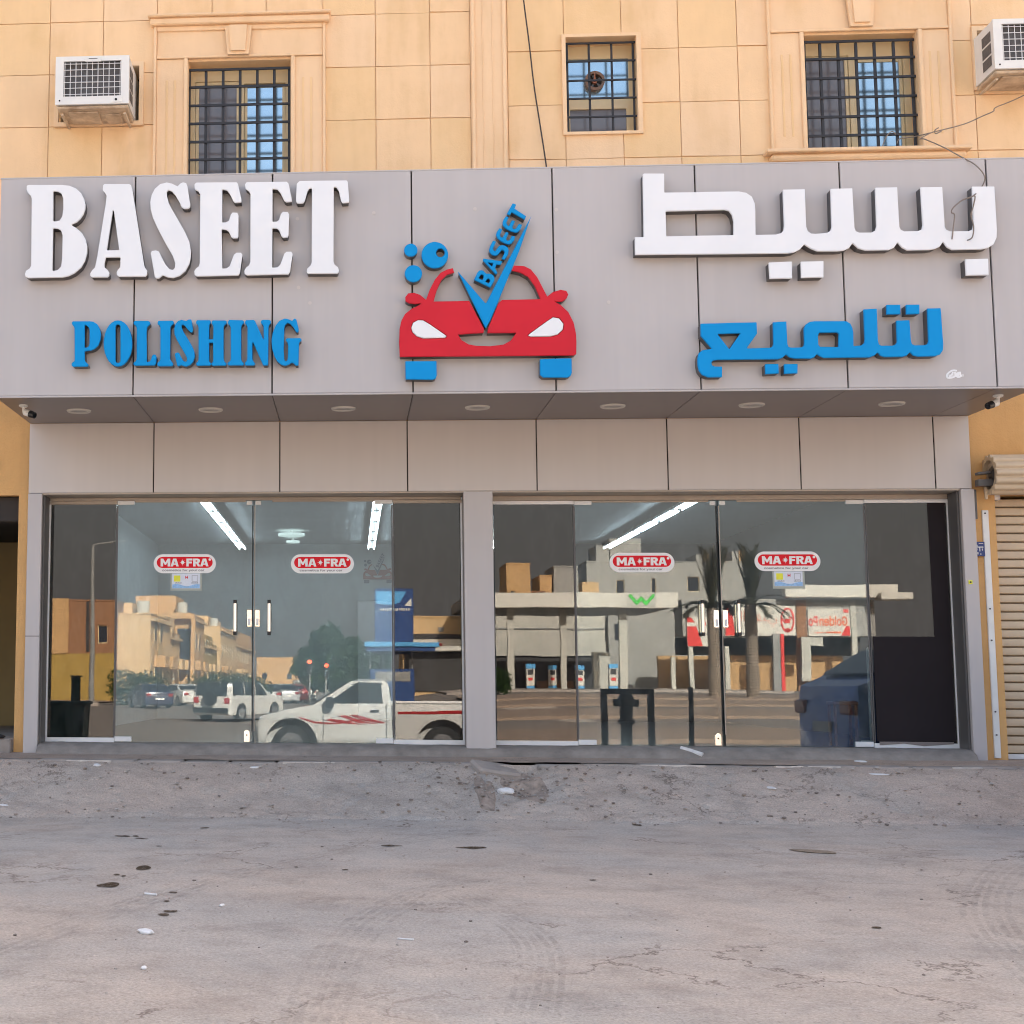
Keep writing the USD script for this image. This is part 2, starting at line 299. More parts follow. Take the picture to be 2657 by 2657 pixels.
M['tyre_mark'] = usdkit.material(stage, '/World/Looks/tyre_mark', {'g': ('geometry', {}), 'n': ('noise_texture', {'scale': 9, 'detail': 5, 'roughness': .7}), 'r': ('map_range', {'from_min': .42, 'from_max': .62, 'to_min': 0, 'to_max': .17, 'clamp': True}), 'a': ('transparent_bsdf', {}), 'd': ('diffuse_bsdf', {'color': (.14, .125, .115)}), 'x': ('mix_closure', {})}, [('g.position', 'n.vector'), ('n.fac', 'r.value'), ('r.result', 'x.fac'), ('a.BSDF', 'x.closure1'), ('d.BSDF', 'x.closure2')], surface='x.closure')
# shop glass: a clear tinted pane that mirrors the street; slightly wavy
def glass(name, tint, ior, wave, dust):
    return usdkit.material(stage, '/World/Looks/'+name, {
        'g': ('geometry', {}), 'n': ('noise_texture', {'scale': 1.7, 'detail': 1.5}), 'b': ('bump', {'strength': wave, 'distance': .02}), 'f': ('fresnel', {'IOR': ior}),
        't': ('transparent_bsdf', {'color': tint}), 'k': ('glossy_bsdf', {'color': (1, 1, 1), 'roughness': 0.0}), 'x': ('mix_closure', {}),
        'm': ('mapping', {'scale': (2.5, 1, 1.1), 'rotation': (0, .5, 0)}), 'n2': ('noise_texture', {'scale': 2.4, 'detail': 7, 'roughness': .72, 'distortion': 1.2}), 'r': ('map_range', {'from_min': .45, 'from_max': .75, 'to_min': dust*.15, 'to_max': dust, 'clamp': True}), 'd': ('diffuse_bsdf', {'color': (.55, .52, .48)}), 'y': ('mix_closure', {})},
        [('g.position', 'n.vector'), ('n.fac', 'b.height'), ('b.normal', 'k.normal'), ('f.fac', 'x.fac'), ('t.BSDF', 'x.closure1'), ('k.BSDF', 'x.closure2'),
         ('g.position', 'm.vector'), ('m.vector', 'n2.vector'), ('n2.fac', 'r.value'), ('r.result', 'y.fac'), ('x.closure', 'y.closure1'), ('d.BSDF', 'y.closure2')], surface='y.closure')
M['door_glass'] = glass('door_glass', (.84, .90, .92), 1.58, .011, .03)
M['side_glass'] = glass('side_glass', (.5, .5, .5), 1.60, .011, .02)
M['car_glass'] = pm('car_glass', (.012, .014, .016), .05, 0, 1, spec=.6)

# ------------------------------------------------------------------ the ground
def sstep(t): t = np.clip(t, 0, 1); return t*t*(3-2*t)
def gz(x, y):
    """height of the ground: a broken ramp in front of the pavement, then a road that falls away and rises again across the street"""
    x, y = np.asarray(x, float), np.asarray(y, float)
    z = np.where(y > -1.0, -.16, 0.0)
    ramp = -.134-.346*sstep((-1.06-y)/1.25*.92+.06)
    road = -.485-.27*np.clip((-2.3-y)/10.5, 0, 1)-.40*np.clip((-12.8-y)/5.2, 0, 1)
    z = np.where(y > -1.0, -.16, np.where(y > -2.3, np.maximum(ramp, -.485), road))
    t = np.clip((-18-y)/70, 0, 1); s = sstep(x/12)
    return z+np.where(y < -18, t*(.355+1.05*s), 0)
def ground():
    xs = np.concatenate([[-320, -160, -80, -40, -20, -12, -8], np.arange(-5, 11.01, .05), [13, 17, 24, 40, 80, 160, 320]])
    ys = np.concatenate([[-700, -400, -220, -150, -110], np.arange(-96, -18, 6), [-18, -15.5, -12.8], np.arange(-12, -7.5, .25), np.arange(-7.5, -3.2, .07), np.arange(-3.2, -1.0, .03), [-1.0, -.99, 1.0, 14]])
    X, Y = np.meshgrid(xs, ys); Z = gz(X, Y)
    near = np.exp(-((Y+1.9)/.75)**2)*(Y < -1.02)
    p = np.stack([X, Y, 0*X], -1)
    big = meshkit.fbm(p*1.1+5, 4, 3)-.5; mid = meshkit.fbm(p*4.5, 4, 5)-.5; fine = meshkit.fbm(p*17, 3, 9)-.5
    vis = (np.abs(X-3) < 8.5)*(Y > -12.5)*(Y < -1.02)
    Z = Z+vis*(.035*big+.010*mid*(.35+near)+near*(.03*mid+.035*fine)+.004*fine)
    # torn lip of the ramp where it meets the road
    lip = np.exp(-((Y+2.32+.25*(meshkit.fbm(p*2.1, 3, 21)-.5))/.07)**2); Z = Z-vis*.018*lip
    # washed-out hole at the kerb
    hx, hy = X-3.30, Y+1.35
    Z = Z-.17*np.exp(-(hx/.24)**2-(hy/.36)**2)*(Y < -1.0)*(.7+1.4*mid)
    Z = Z-.05*np.exp(-((X-2.82-.3*(Y+1.6))/.09)**2-((Y+1.6)/.5)**2)*(Y < -1.0)
    n, m = X.shape; idx = np.arange(n*m).reshape(n, m)
    f = np.stack([idx[:-1, :-1], idx[:-1, 1:], idx[1:, 1:], idx[1:, :-1]], -1).reshape(-1, 4)
    v = np.stack([X, Y, Z], -1).reshape(-1, 3)
    return v, f
gv, gf = ground()
ROAD = struct('road', (gv, gf), M['road'], smooth=True)
from scipy.interpolate import LinearNDInterpolator
_near = gv[(np.abs(gv[:, 0]-3) < 9) & (gv[:, 1] > -13) & (gv[:, 1] < -.99)]
_surf = LinearNDInterpolator(_near[:, :2], _near[:, 2])
def gsurf(x, y):
    z = _surf(x, y); return float(gz(x, y)) if np.isnan(z) else float(z)
# stains: flat dried splashes lying on the asphalt
def blob(cx, cy, rx, ry, seed, dz=.004, n=26):
    r = np.random.default_rng(seed); th = np.linspace(0, 2*np.pi, n, endpoint=False)
    k = 1+.22*np.interp(th, np.linspace(0, 2*np.pi, 9), np.r_[(w := r.normal(size=8)), w[0]])
    P = [(cx, cy)]+[(cx+rx*a*math.cos(t), cy+ry*a*math.sin(t)) for a, t in zip(k, th)]
    v = np.array([(x, y, gsurf(x, y)+dz) for x, y in P]); f = [[0, 1+i, 1+(i+1) % n] for i in range(n)]
    return trimesh.Trimesh(v, f, process=False)
STAINS = [(.647, -5.117, .045, .085), (.541, -5.773, .055, .085), (.304, -3.655, .045, .035), (.44, -3.759, .04, .03), (.387, -3.64, .025, .03), (.832, -3.143, .035, .03), (.99, -6.60, .028, .03), (.965, -6.70, .03, .035), (.935, -6.306, .02, .025), (.935, -5.99, .022, .025), (.534, -5.42, .02, .03), (.58, -5.47, .014, .02), (.615, -4.118, .018, .02), (2.163, -3.945, .055, .04), (1.857, -5.06, .018, .02), (1.564, -4.98, .012, .016), (4.39, -6.75, .02, .02), (3.28, -5.29, .022, .02), (4.05, -2.55, .03, .03), (2.70, -3.95, .10, .05)]
def patch(cx, cy, rx, ry, seed, dz=.005, nr=7, na=34):
    r = np.random.default_rng(seed); th = np.linspace(0, 2*np.pi, na, endpoint=False); w = r.normal(size=11)
    k = 1+.20*np.interp(th, np.linspace(0, 2*np.pi, 12), np.r_[w, w[0]]); v = [(cx, cy, gsurf(cx, cy)+dz)]; f = []
    for a in range(1, nr+1):
        for t, q in zip(th, k):
            x, y = cx+rx*q*a/nr*math.cos(t), min(cy+ry*q*a/nr*math.sin(t), -1.03); v.append((x, y, gsurf(x, y)+(dz if a < nr else -.006)+.004*r.random()))
    for j in range(na): f.append([0, 1+j, 1+(j+1) % na])
    for a in range(nr-1):
        for j in range(na):
            p, q = 1+a*na+j, 1+a*na+(j+1) % na; f += [[p, p+na, q+na], [p, q+na, q]]
    return trimesh.Trimesh(v, f, process=False)
for i, s in enumerate(STAINS):
    part(ROAD, 'stain', blob(*s, seed=i), M['stain'])
def ramp_skin():
    xs = np.arange(-4.8, 10.9, .04); ts = np.linspace(0, 1, 46); X, T = np.meshgrid(xs, ts)
    p = np.stack([X*1.3, 0*X, 0*X], -1); edge = -2.36+.34*(meshkit.fbm(p, 5, 31)-.5)
    Y = -1.03+(edge+1.03)*T; Z = _surf(X, Y); Z = np.where(np.isnan(Z), gz(X, Y), Z)
    q = np.stack([X, Y, 0*X], -1); lump = meshkit.fbm(q*6, 4, 41)-.5; hard = np.maximum(meshkit.fbm(q*13, 3, 43)-.56, 0)
    dip = np.exp(-((X-3.30)/.26)**2-((Y+1.35)/.40)**2)
    Z = Z+.010+.034*lump*np.clip(T*3, 0, 1)-.05*hard-.05*dip; Z = np.where(T > .985, Z-.05, np.where(T > .955, Z-.012, Z))
    idx = np.arange(X.size).reshape(X.shape)
    return np.stack([X, Y, Z], -1).reshape(-1, 3), np.stack([idx[:-1, :-1], idx[1:, :-1], idx[1:, 1:], idx[:-1, 1:]], -1).reshape(-1, 4)
RAMP = struct('ramp', ramp_skin(), M['ramp'], smooth=True)
part(RAMP, 'soil_patch', patch(3.34, -1.40, .20, .36, 5, .012), M['soil'], 'bare brown soil in the washed-out hole', smooth=True)
part(RAMP, 'soil_patch', patch(2.99, -1.66, .07, .42, 6, .012), M['soil'], smooth=True)
M['white_worn'] = pm('white_worn', (.58, .52, .45), .8, .2, 14, .3, 60, tint=(.36, .31, .27))
# pavement with its kerb stones, and the concrete threshold in front of the doors
pav = struct('pavement', (lambda X, Y: ((np.stack([X, Y, -.112+.02*np.clip(Y+.3, -1, .3)+.012*(meshkit.fbm(np.stack([X, Y, 0*X], -1)*5, 4, 2)-.5)], -1).reshape(-1, 3)),
      (lambda idx: np.stack([idx[:-1, :-1], idx[:-1, 1:], idx[1:, 1:], idx[1:, :-1]], -1).reshape(-1, 4))(np.arange(X.size).reshape(X.shape))))(*np.meshgrid(np.linspace(-6, 12, 361), np.linspace(-.79, .36, 24))), M['pavement'], smooth=True)
x = -3.05; k = 0
while x < 9.6:
    w = .44+.02*rng.normal(); dz = .006*rng.normal(); sk = .008*rng.normal()
    if not 2.92 < x+w/2 < 3.55:
        m = cbx(x+.006, x+w-.006, -1.07+sk, -.795, -.42, -.122+dz, .014)
        part(pav, 'kerb_stone', m, M['kerb'])
    x += w
for a_, b_ in ((4.35, 4.90), (5.48, 5.71), (5.75, 6.02), (6.94, 7.18), (1.3, 1.75), (-.6, -.2)):
    part(pav, 'worn_paint', cbx(a_, b_, -1.082, -1.045, -.150, -.119, .004), M['white_worn'], 'worn pale paint left on the kerb edge')
part(pav, 'kerb_stone', turn(cbx(-.2, .2, -.13, .13, -.1, .08, .02), trimesh.transformations.compose_matrix(angles=(.3, .14, .35), translate=(3.12, -1.05, -.22))), M['kerb'], 'broken kerb stone tipped into the washed-out hole')
def threshold():
    xs = np.linspace(-1.075, 7.535, 300); prof = [(.30, -.012), (.16, -.014), (.02, -.022), (-.06, -.05), (-.12, -.105), (-.14, -.15)]
    X, K = np.meshgrid(xs, np.arange(len(prof))); pr = np.array(prof)
    Y = pr[K, 0]; Z = pr[K, 1]; nn = meshkit.fbm(np.stack([X*9, K*1.3, 0*X], -1), 4, 4)-.5
    Y = Y+np.where(K > 2, .07*nn, 0); Z = Z+np.where((K > 0) & (K < 5), .03*nn, 0)
    v = np.stack([X, Y, Z], -1).reshape(-1, 3); idx = np.arange(X.size).reshape(X.shape)
    return v, np.stack([idx[:-1, :-1], idx[1:, :-1], idx[1:, 1:], idx[:-1, 1:]], -1).reshape(-1, 4)
struct('threshold', threshold(), M['concrete'], smooth=True)

# loose grit on the ramp: more than anyone could count
def grit():
    proto = []
    path = '/World/gravel'; pi = UsdGeom.PointInstancer.Define(stage, path); origin[path] = np.zeros(3)
    for i in range(3):
        b = trimesh.creation.icosphere(1, 1.0); b.vertices += rng.normal(size=b.vertices.shape)*.14; b.vertices *= [1, .8, .55]
        put(f'{path}/stone_{i:03d}', b, M['grit'+str(i)], None, 0); proto.append(f'{path}/stone_{i:03d}')
    pts, sc, ids, q = [], [], [], []
    for i in range(2200):
        x = rng.uniform(-3.2, 9.6)
        if i < 1650: y = (-1.12-abs(rng.normal()*.62) if i % 3 else -2.3+.16*rng.normal()); s = .004+.015*rng.random()**3.5
        else: y = rng.uniform(-8.6, -2.3); s = .003+.008*rng.random()**4
        if i % 5 == 0: x = 3.2+rng.normal()*.4; y = -1.5+rng.normal()*.3
        y = min(y, -1.1); pts.append((x, y, gsurf(x, y)+s*.3+(.018 if y > -2.25 else 0))); sc.append((s, s, s)); ids.append(int(rng.integers(3))); a = rng.uniform(0, math.pi); q.append(Gf.Quath(math.cos(a), 0, 0, math.sin(a)))
    pi.CreatePrototypesRel().SetTargets(proto); pi.CreatePositionsAttr([Gf.Vec3f(*map(float, p)) for p in pts]); pi.CreateScalesAttr([Gf.Vec3f(*map(float, s)) for s in sc]); pi.CreateProtoIndicesAttr(ids); pi.CreateOrientationsAttr(q)
    tag(path, 'loose grit and small stones scattered over the ramp below the kerb', 'gravel', kind='stuff')
M['grit0'] = pm('grit_dark', (.21, .175, .15), .9, .2, 9); M['grit1'] = pm('grit_brown', (.30, .24, .195), .9, .2, 9); M['grit2'] = pm('grit_pale', (.40, .36, .32), .9, .2, 9)
grit()
# faint tyre tracks curving over the forecourt
def track(pts, w, lanes, dz=.004):
    p = bez([(x, y, 0) for x, y in pts], 60)[:, :2]; t = np.gradient(p, axis=0); t /= np.linalg.norm(t, axis=1, keepdims=True); nrm = np.c_[-t[:, 1], t[:, 0]]; out = []
    for k in range(lanes):
        c = (k+.5)/lanes*w-w/2; hw = w/lanes*.30
        a, b = p+nrm*(c-hw), p+nrm*(c+hw); v = np.array([(x, y, gsurf(x, y)+dz) for x, y in np.vstack([a, b])]); n = len(p)
        out.append(trimesh.Trimesh(v, [q for i in range(n-1) for q in ([i, i+1, n+i+1], [i, n+i+1, n+i])], process=False))
    return cat(out)
part(ROAD, 'tyre_mark', track([(1.75, -8.9), (1.80, -8.1), (1.86, -7.4), (2.02, -6.6), (2.32, -5.8), (2.72, -5.2)], .26, 5), M['tyre_mark'])
part(ROAD, 'tyre_mark', track([(2.55, -8.6), (2.72, -7.4), (2.62, -6.5), (2.45, -5.9)], .22, 5), M['tyre_mark'])
part(ROAD, 'tyre_mark', track([(.2, -8.3), (.6, -6.9), (1.2, -5.4), (2.1, -3.9), (2.9, -2.9)], .24, 4), M['tyre_mark'])
part(ROAD, 'tyre_mark', track([(4.6, -8.4), (5.0, -6.5), (5.9, -4.6), (7.0, -3.2)], .26, 5), M['tyre_mark'])
# litter
def crumple(cx, cy, sx, sy, sz, seed, z=None):
    r = np.random.default_rng(seed); m = trimesh.creation.icosphere(2, 1.0); v = m.vertices
    v *= 1+.35*(meshkit.fbm(v*1.7+seed*3, 3, seed)-.5)[:, None]*2; v *= [sx, sy, sz]
    m = trimesh.Trimesh(v, m.faces, process=False); m = rotz(m, r.uniform(0, 180)); m.apply_translation([cx, cy, (gsurf(cx, cy) if z is None else z)+sz*.55]); return m
LIT = [(.945, -7.177, .052, .028, .014, None, 'torn white paper scrap on the asphalt, lower left of the forecourt'), (3.16, -1.62, .075, .05, .03, None, 'crumpled white wrapper lying in the washed-out hole at the kerb'),
       (-.92, -2.05, .05, .03, .012, None, 'small white scrap near the left end of the ramp'), (-.296, -1.25, .05, .03, .018, None, 'white scrap below the first glass door, by the kerb'), (1.08, -1.22, .055, .025, .012, None, 'white scrap on the ramp below the second glass door'),
       (5.30, -1.60, .065, .03, .014, None, 'pale flattened scrap on the ramp below the third glass door'), (6.236, -1.30, .085, .035, .012, None, 'long white scrap on the ramp below the black pane'),
       (6.42, -.35, .06, .025, .012, -.118, 'white scrap on the pavement under the fourth glass door'), (1.04, -7.93, .014, .012, .008, None, 'tiny white fleck at the bottom left of the forecourt'), (1.23, -6.38, .022, .012, .008, None, 'small pale fleck right of the dark stains')]
for i, (x, y, sx, sy, sz, z, lab) in enumerate(LIT):
    solo('litter_scrap', lab, 'litter', crumple(x, y, sx, sy, sz, 40+i, z), M['scrap'], smooth=True)
solo('paper_tube', 'rolled white paper tube lying on the concrete threshold', 'litter', cat([cyl((4.93, .02, -.02), (5.10, -.10, -.075), .022, 12), cyl((4.99, -.022, -.04), (5.02, -.043, -.05), .024, 12)]), M['scrap'])
def stick(x0, y0, x1, y1, r): return cyl((x0, y0, gsurf(x0, y0)+r), (x1, y1, gsurf(x1, y1)+r), r, 8)
solo('straw', 'thin white straw lying on the asphalt by the dark stains', 'litter', stick(.786, -6.067, .856, -6.105, .006), M['scrap'])
solo('straw', 'thin white straw lying alone on the front asphalt', 'litter', stick(2.108, -7.19, 2.18, -7.214, .004), M['scrap'])
solo('rag', 'flat brown rag lying on the right side of the forecourt', 'rag', crumple(4.90, -4.04, .15, .055, .009, 77), M['rag'], smooth=True)

# ------------------------------------------------------------------ the apartment building
WY = .06
SH = sbox(-1.215, -1, 7.645, 3.07)
WIN = [dict(x0=.298, x1=1.318, z0=5.30, z1=6.735), dict(x0=4.015, x1=4.70, z0=5.905, z1=6.87), dict(x0=6.30, x1=7.365, z0=5.66, z1=6.84)]
SUR = [sbox(-.05, 4.9, 1.667, 7.2), sbox(3.978, 5.88, 4.743, 6.90), sbox(5.95, 5.55, 7.69, 7.75)]
holes_hi = [sbox(w['x0'], w['z0'], w['x1'], w['z1']) for w in WIN]+[sbox(-.99, 6.13, -.18, 6.70), sbox(7.91, 6.28, 8.75, 6.82)]
hi = sbox(-13, 4.20, 21, 11.2).difference(unary_union(holes_hi))
BLD = thing('apartment_building', 'peach rendered apartment building with barred windows above the shop front', 'building', (3, .2, 0))
part(BLD, 'wall', exz(hi, WY+.016, .40), M['peach'], 'scored peach wall of the upper storeys')
lo = sbox(-13, -.6, 21, 4.198).difference(unary_union([SH, sbox(-6.2, -.10, -1.327, 2.368), sbox(7.868, -.35, 11.6, 2.33)]))
part(BLD, 'wall', exz(lo, WY+.004, .40), M['ochre'], 'rough ochre wall at street level')
part(BLD, 'roof', bx(-13, 21, .40, 13, 10.9, 11.2), M['peach'])
for xx in (-13, 20.7): part(BLD, 'wall', bx(xx, xx+.3, .402, 13, -.6, 10.898), M['peach'])
part(BLD, 'wall', bx(-12.69, 20.69, 12.7, 13, -.6, 10.898), M['peach'], 'rear wall')
part(BLD, 'floor_slab', bx(-12.69, 20.69, .402, 12.69, 3.12, 3.4), M['dark_room'])
# plaster panels scored into the wall, each proud of its joints
xl = [-2.19, -1.65, -1.108, -.566, -.022, .531, 1.074, 1.64, 2.160, 2.696, 3.092]
zl = [4.55, 5.0, 5.548, 6.086, 6.63, 7.174, 7.72, 8.27]
xr = [3.452, 4.003, 4.559, 5.107, 5.668, 6.22, 6.77, 7.33, 7.883, 8.43, 8.98]
zr = [4.55, 5.09, 5.642, 6.193, 6.743, 7.29, 7.84, 8.4]
cut = unary_union(SUR+[sbox(3.086, 3, 3.45, 9), sbox(-1.055, 6.07, -.15, 6.745), sbox(7.87, 6.23, 8.9, 6.9)])
for xs_, zs_ in ((xl, zl), (xr, zr)):
    for a, b in zip(xs_[:-1], xs_[1:]):
        for c, e in zip(zs_[:-1], zs_[1:]):
            j = .0036+.0008*rng.random()
            q = Polygon([(a+j, c+j+.003*rng.normal()), (b-j, c+j+.003*rng.normal()), (b-j, e-j), (a+j, e-j)]).difference(cut)
            for g in polys(q):
                if g.area > .004: part(BLD, 'plaster_panel', exz(g, WY+.001*rng.normal(), WY+.0155), M[random.choice(['peach', 'peach', 'peach2', 'peach3'])])
# flat pilaster between the two halves
pl = [part(BLD, 'pilaster', cbx(3.092, 3.446, WY-.022, WY+.015, 4.5, 9, .006), M['peach2'])]
for a, b, d_ in ((3.100, 3.132, .045), (3.205, 3.216, .028), (3.300, 3.311, .028), (3.40, 3.436, .04)):
    part(pl[0], 'moulding', cbx(a, b, WY-d_, WY-.0225, 4.5, 9, .005), M['peach2'])
def surround(x0, x1, zt, w, sill=None, key=None, cornice=True, flute=True):
    """raised plaster surround of a window"""
    s = part(BLD, 'window_surround', cbx(x0+.03, w['x0']-.003, WY-.012, WY+.0155, (sill or 4.6), w['z1']+.02, .004), M['peach2'])
    add = lambda n, m, mt='peach2': part(s, n, m, M[mt])
    add('jamb_panel', cbx(w['x1']+.003, x1-.03, WY-.012, WY+.0155, (sill or 4.6), w['z1']+.02, .004))
    add('frieze', cbx(x0+.03, x1-.03, WY-.014, WY+.0155, w['z1']+.024, zt-.10, .004))
    for a in (x0, x1-.03): add('edge_moulding', cbx(a, a+.029, WY-.04, WY+.0155, (sill or 4.6), zt-.10, .006))
    add('edge_moulding', cbx(x0+.031, x1-.031, WY-.036, WY-.0145, zt-.15, zt-.10, .006))
    add('edge_moulding', cbx(x0+.031, x1-.031, WY-.034, WY-.0145, w['z1']+.02, w['z1']+.05, .006))
    for a, b in ((w['x0']-.045, w['x0']-.004), (w['x1']+.004, w['x1']+.045)): add('edge_moulding', cbx(a, b, WY-.034, WY-.0125, (sill or 4.6), w['z1']+.019, .006))
    if cornice:
        add('cornice', cbx(x0-.035, x1+.04, WY-.085, WY+.0155, zt-.099, zt-.03, .012)); add('cornice', cbx(x0-.055, x1+.055, WY-.12, WY+.0155, zt-.029, zt, .01))
    if key:
        kx, kt, kb = key
        for hw, hb, y0, y1, dz in ((.135, .105, WY-.075, WY-.037, 0), (.090, .072, WY-.10, WY-.0755, .03)):
            add('keystone', exz(Polygon([(kx-hw, kt), (kx+hw, kt), (kx+hb, kb+dz), (kx-hb, kb+dz)]), y0, y1))
    if flute:
        for cx in ((x0+.03+w['x0'])/2-.02, (x1-.03+w['x1'])/2):
            for dx in (-.035, .045): add('flute', cbx(cx+dx-.011, cx+dx+.011, WY-.0165, WY-.0125, 5.2 if not sill else sill+.16, w['z1']-.2, .002), 'peach3')
    if sill:
        add('window_sill', cbx(x0-.075, x1+.09, WY-.15, WY+.0155, sill-.035, sill-.002, .008)); add('window_sill', cbx(x0-.02, x1+.055, WY-.10, WY+.0155, sill-.10, sill-.036, .02))
surround(-.05, 1.667, 7.19, WIN[0], None, (.800, 7.06, 6.765))
surround(5.95, 7.69, 7.36, WIN[2], 5.655, (6.832, 7.22, 6.885))
s = part(BLD, 'window_surround', exz(sbox(3.978, 5.878, 4.743, 6.90).difference(sbox(4.016, 5.906, 4.699, 6.869)), WY-.03, WY+.0155), M['peach2'])
def window(w, split, vb, hb, left_grey=True, sill_z=None, yb=.13):
    x0, x1, z0, z1 = w['x0'], w['x1'], w['z0'], w['z1']
    yf = .27
    rects = [sbox(x0+.05, z0+.02, split-.02, z1-.13), sbox(split+.02, z0+.02, x1-.06, z1-.16)]
    fr = part(BLD, 'window', exz(sbox(x0-.02, z0-.02, x1+.02, z1+.02).difference(unary_union(rects)), yf, yf+.06), M['cream_frame'])
    part(fr, 'sash', exz(rects[0].buffer(-.004).difference(rects[0].buffer(-.035)), yf+.012, yf+.05), M['cream_frame']); part(fr, 'sash', exz(rects[1].buffer(-.004).difference(rects[1].buffer(-.032)), yf+.022, yf+.055), M['cream_frame'])
    part(fr, 'pane', exz(rects[0].buffer(-.034), yf+.028, yf+.036), M['pane_grey'], 'grey screened pane'); part(fr, 'pane', exz(rects[1].buffer(-.031), yf+.034, yf+.042), M['pane_blue'], 'blue mirrored pane')
    for v in vb: part(fr, 'grille_bar', cbx(v-.0135, v+.0135, yb, yb+.022, z0, z1-.06, .003), M['black_iron'])
    for h in hb: part(fr, 'grille_bar', cbx(x0, x1, yb-.016, yb-.001, h-.013, h+.013, .003), M['black_iron'])
window(WIN[0], .82, [.300, .468, .640, .811, .983, 1.153, 1.303], [6.665, 6.485, 6.295, 6.108, 5.918, 5.735, 5.55])
window(WIN[2], 6.805, [6.325, 6.476, 6.647, 6.817, 6.991, 7.172, 7.340], [6.79, 6.615, 6.42, 6.225, 6.03, 5.842])
# the small window: three rows of panes, an extractor fan set in the middle one
w = WIN[1]
rects = [sbox(4.05, 6.33, 4.66, 6.74), sbox(4.05, 5.91, 4.66, 6.25)]
fr = part(BLD, 'window', exz(sbox(4.0, 5.89, 4.72, 6.89).difference(unary_union(rects)), .27, .32), M['cream_frame'])
part(fr, 'pane', exz(rects[0].difference(Point(4.324, 6.50).buffer(.085)), .285, .293), M['pane_blue'], 'blue mirrored pane round the fan'); part(fr, 'pane', exz(rects[1], .285, .293), M['pane_grey'], 'grey screened pane')
part(fr, 'sash', exz(rects[1].difference(rects[1].buffer(-.03)), .262, .284), M['cream_frame'])
for v in (4.040, 4.253, 4.472, 4.680): part(fr, 'grille_bar', cbx(v-.010, v+.010, .11, .132, 5.905, 6.84, .003), M['black_iron'])
for h in (6.83, 6.645, 6.45, 6.266, 6.078): part(fr, 'grille_bar', cbx(4.015, 4.70, .094, .109, h-.010, h+.010, .003), M['black_iron'])
for v in (4.20, 4.36, 4.52): part(fr, 'glazing_bar', cbx(v-.008, v+.008, .30, .31, 5.92, 6.73, .002), M['alu_dark'])
M['fan_brown'] = pm('fan_brown', (.20, .115, .075), .5, .2, 8); M['fan_red'] = pm('fan_red', (.40, .14, .07), .5, .2, 8)
fan = thing('extractor_fan', 'round brown extractor fan set in the small barred window', 'fan', (4.324, .25, 6.50))
RX = trimesh.transformations.rotation_matrix(math.pi/2, [1, 0, 0])
def ring(r0, r1, y0, y1, c, n=28): return exz(Point(c[0], c[1]).buffer(r1, quad_segs=n//4).difference(Point(c[0], c[1]).buffer(r0, quad_segs=n//4)), y0, y1)
part(fan, 'rim', ring(.072, .098, .225, .284, (4.324, 6.50)), M['fan_brown'])
part(fan, 'hub', exz(Point(4.324, 6.50).buffer(.024), .235, .27), M['fan_red'])
for k in range(5):
    t = k*72+12; part(fan, 'blade', exz(affinity.rotate(Polygon([(4.324, 6.52), (4.338, 6.565), (4.310, 6.566)]), t, origin=(4.324, 6.50)), .25, .256), M['alu_dark'])
part(fan, 'backing', exz(Point(4.324, 6.50).buffer(.073), .277, .2835), M['rubber'])
part(fan, 'bracket', cbx(4.318, 4.330, .226, .234, 6.49, 6.575, .002), M['fan_red'])

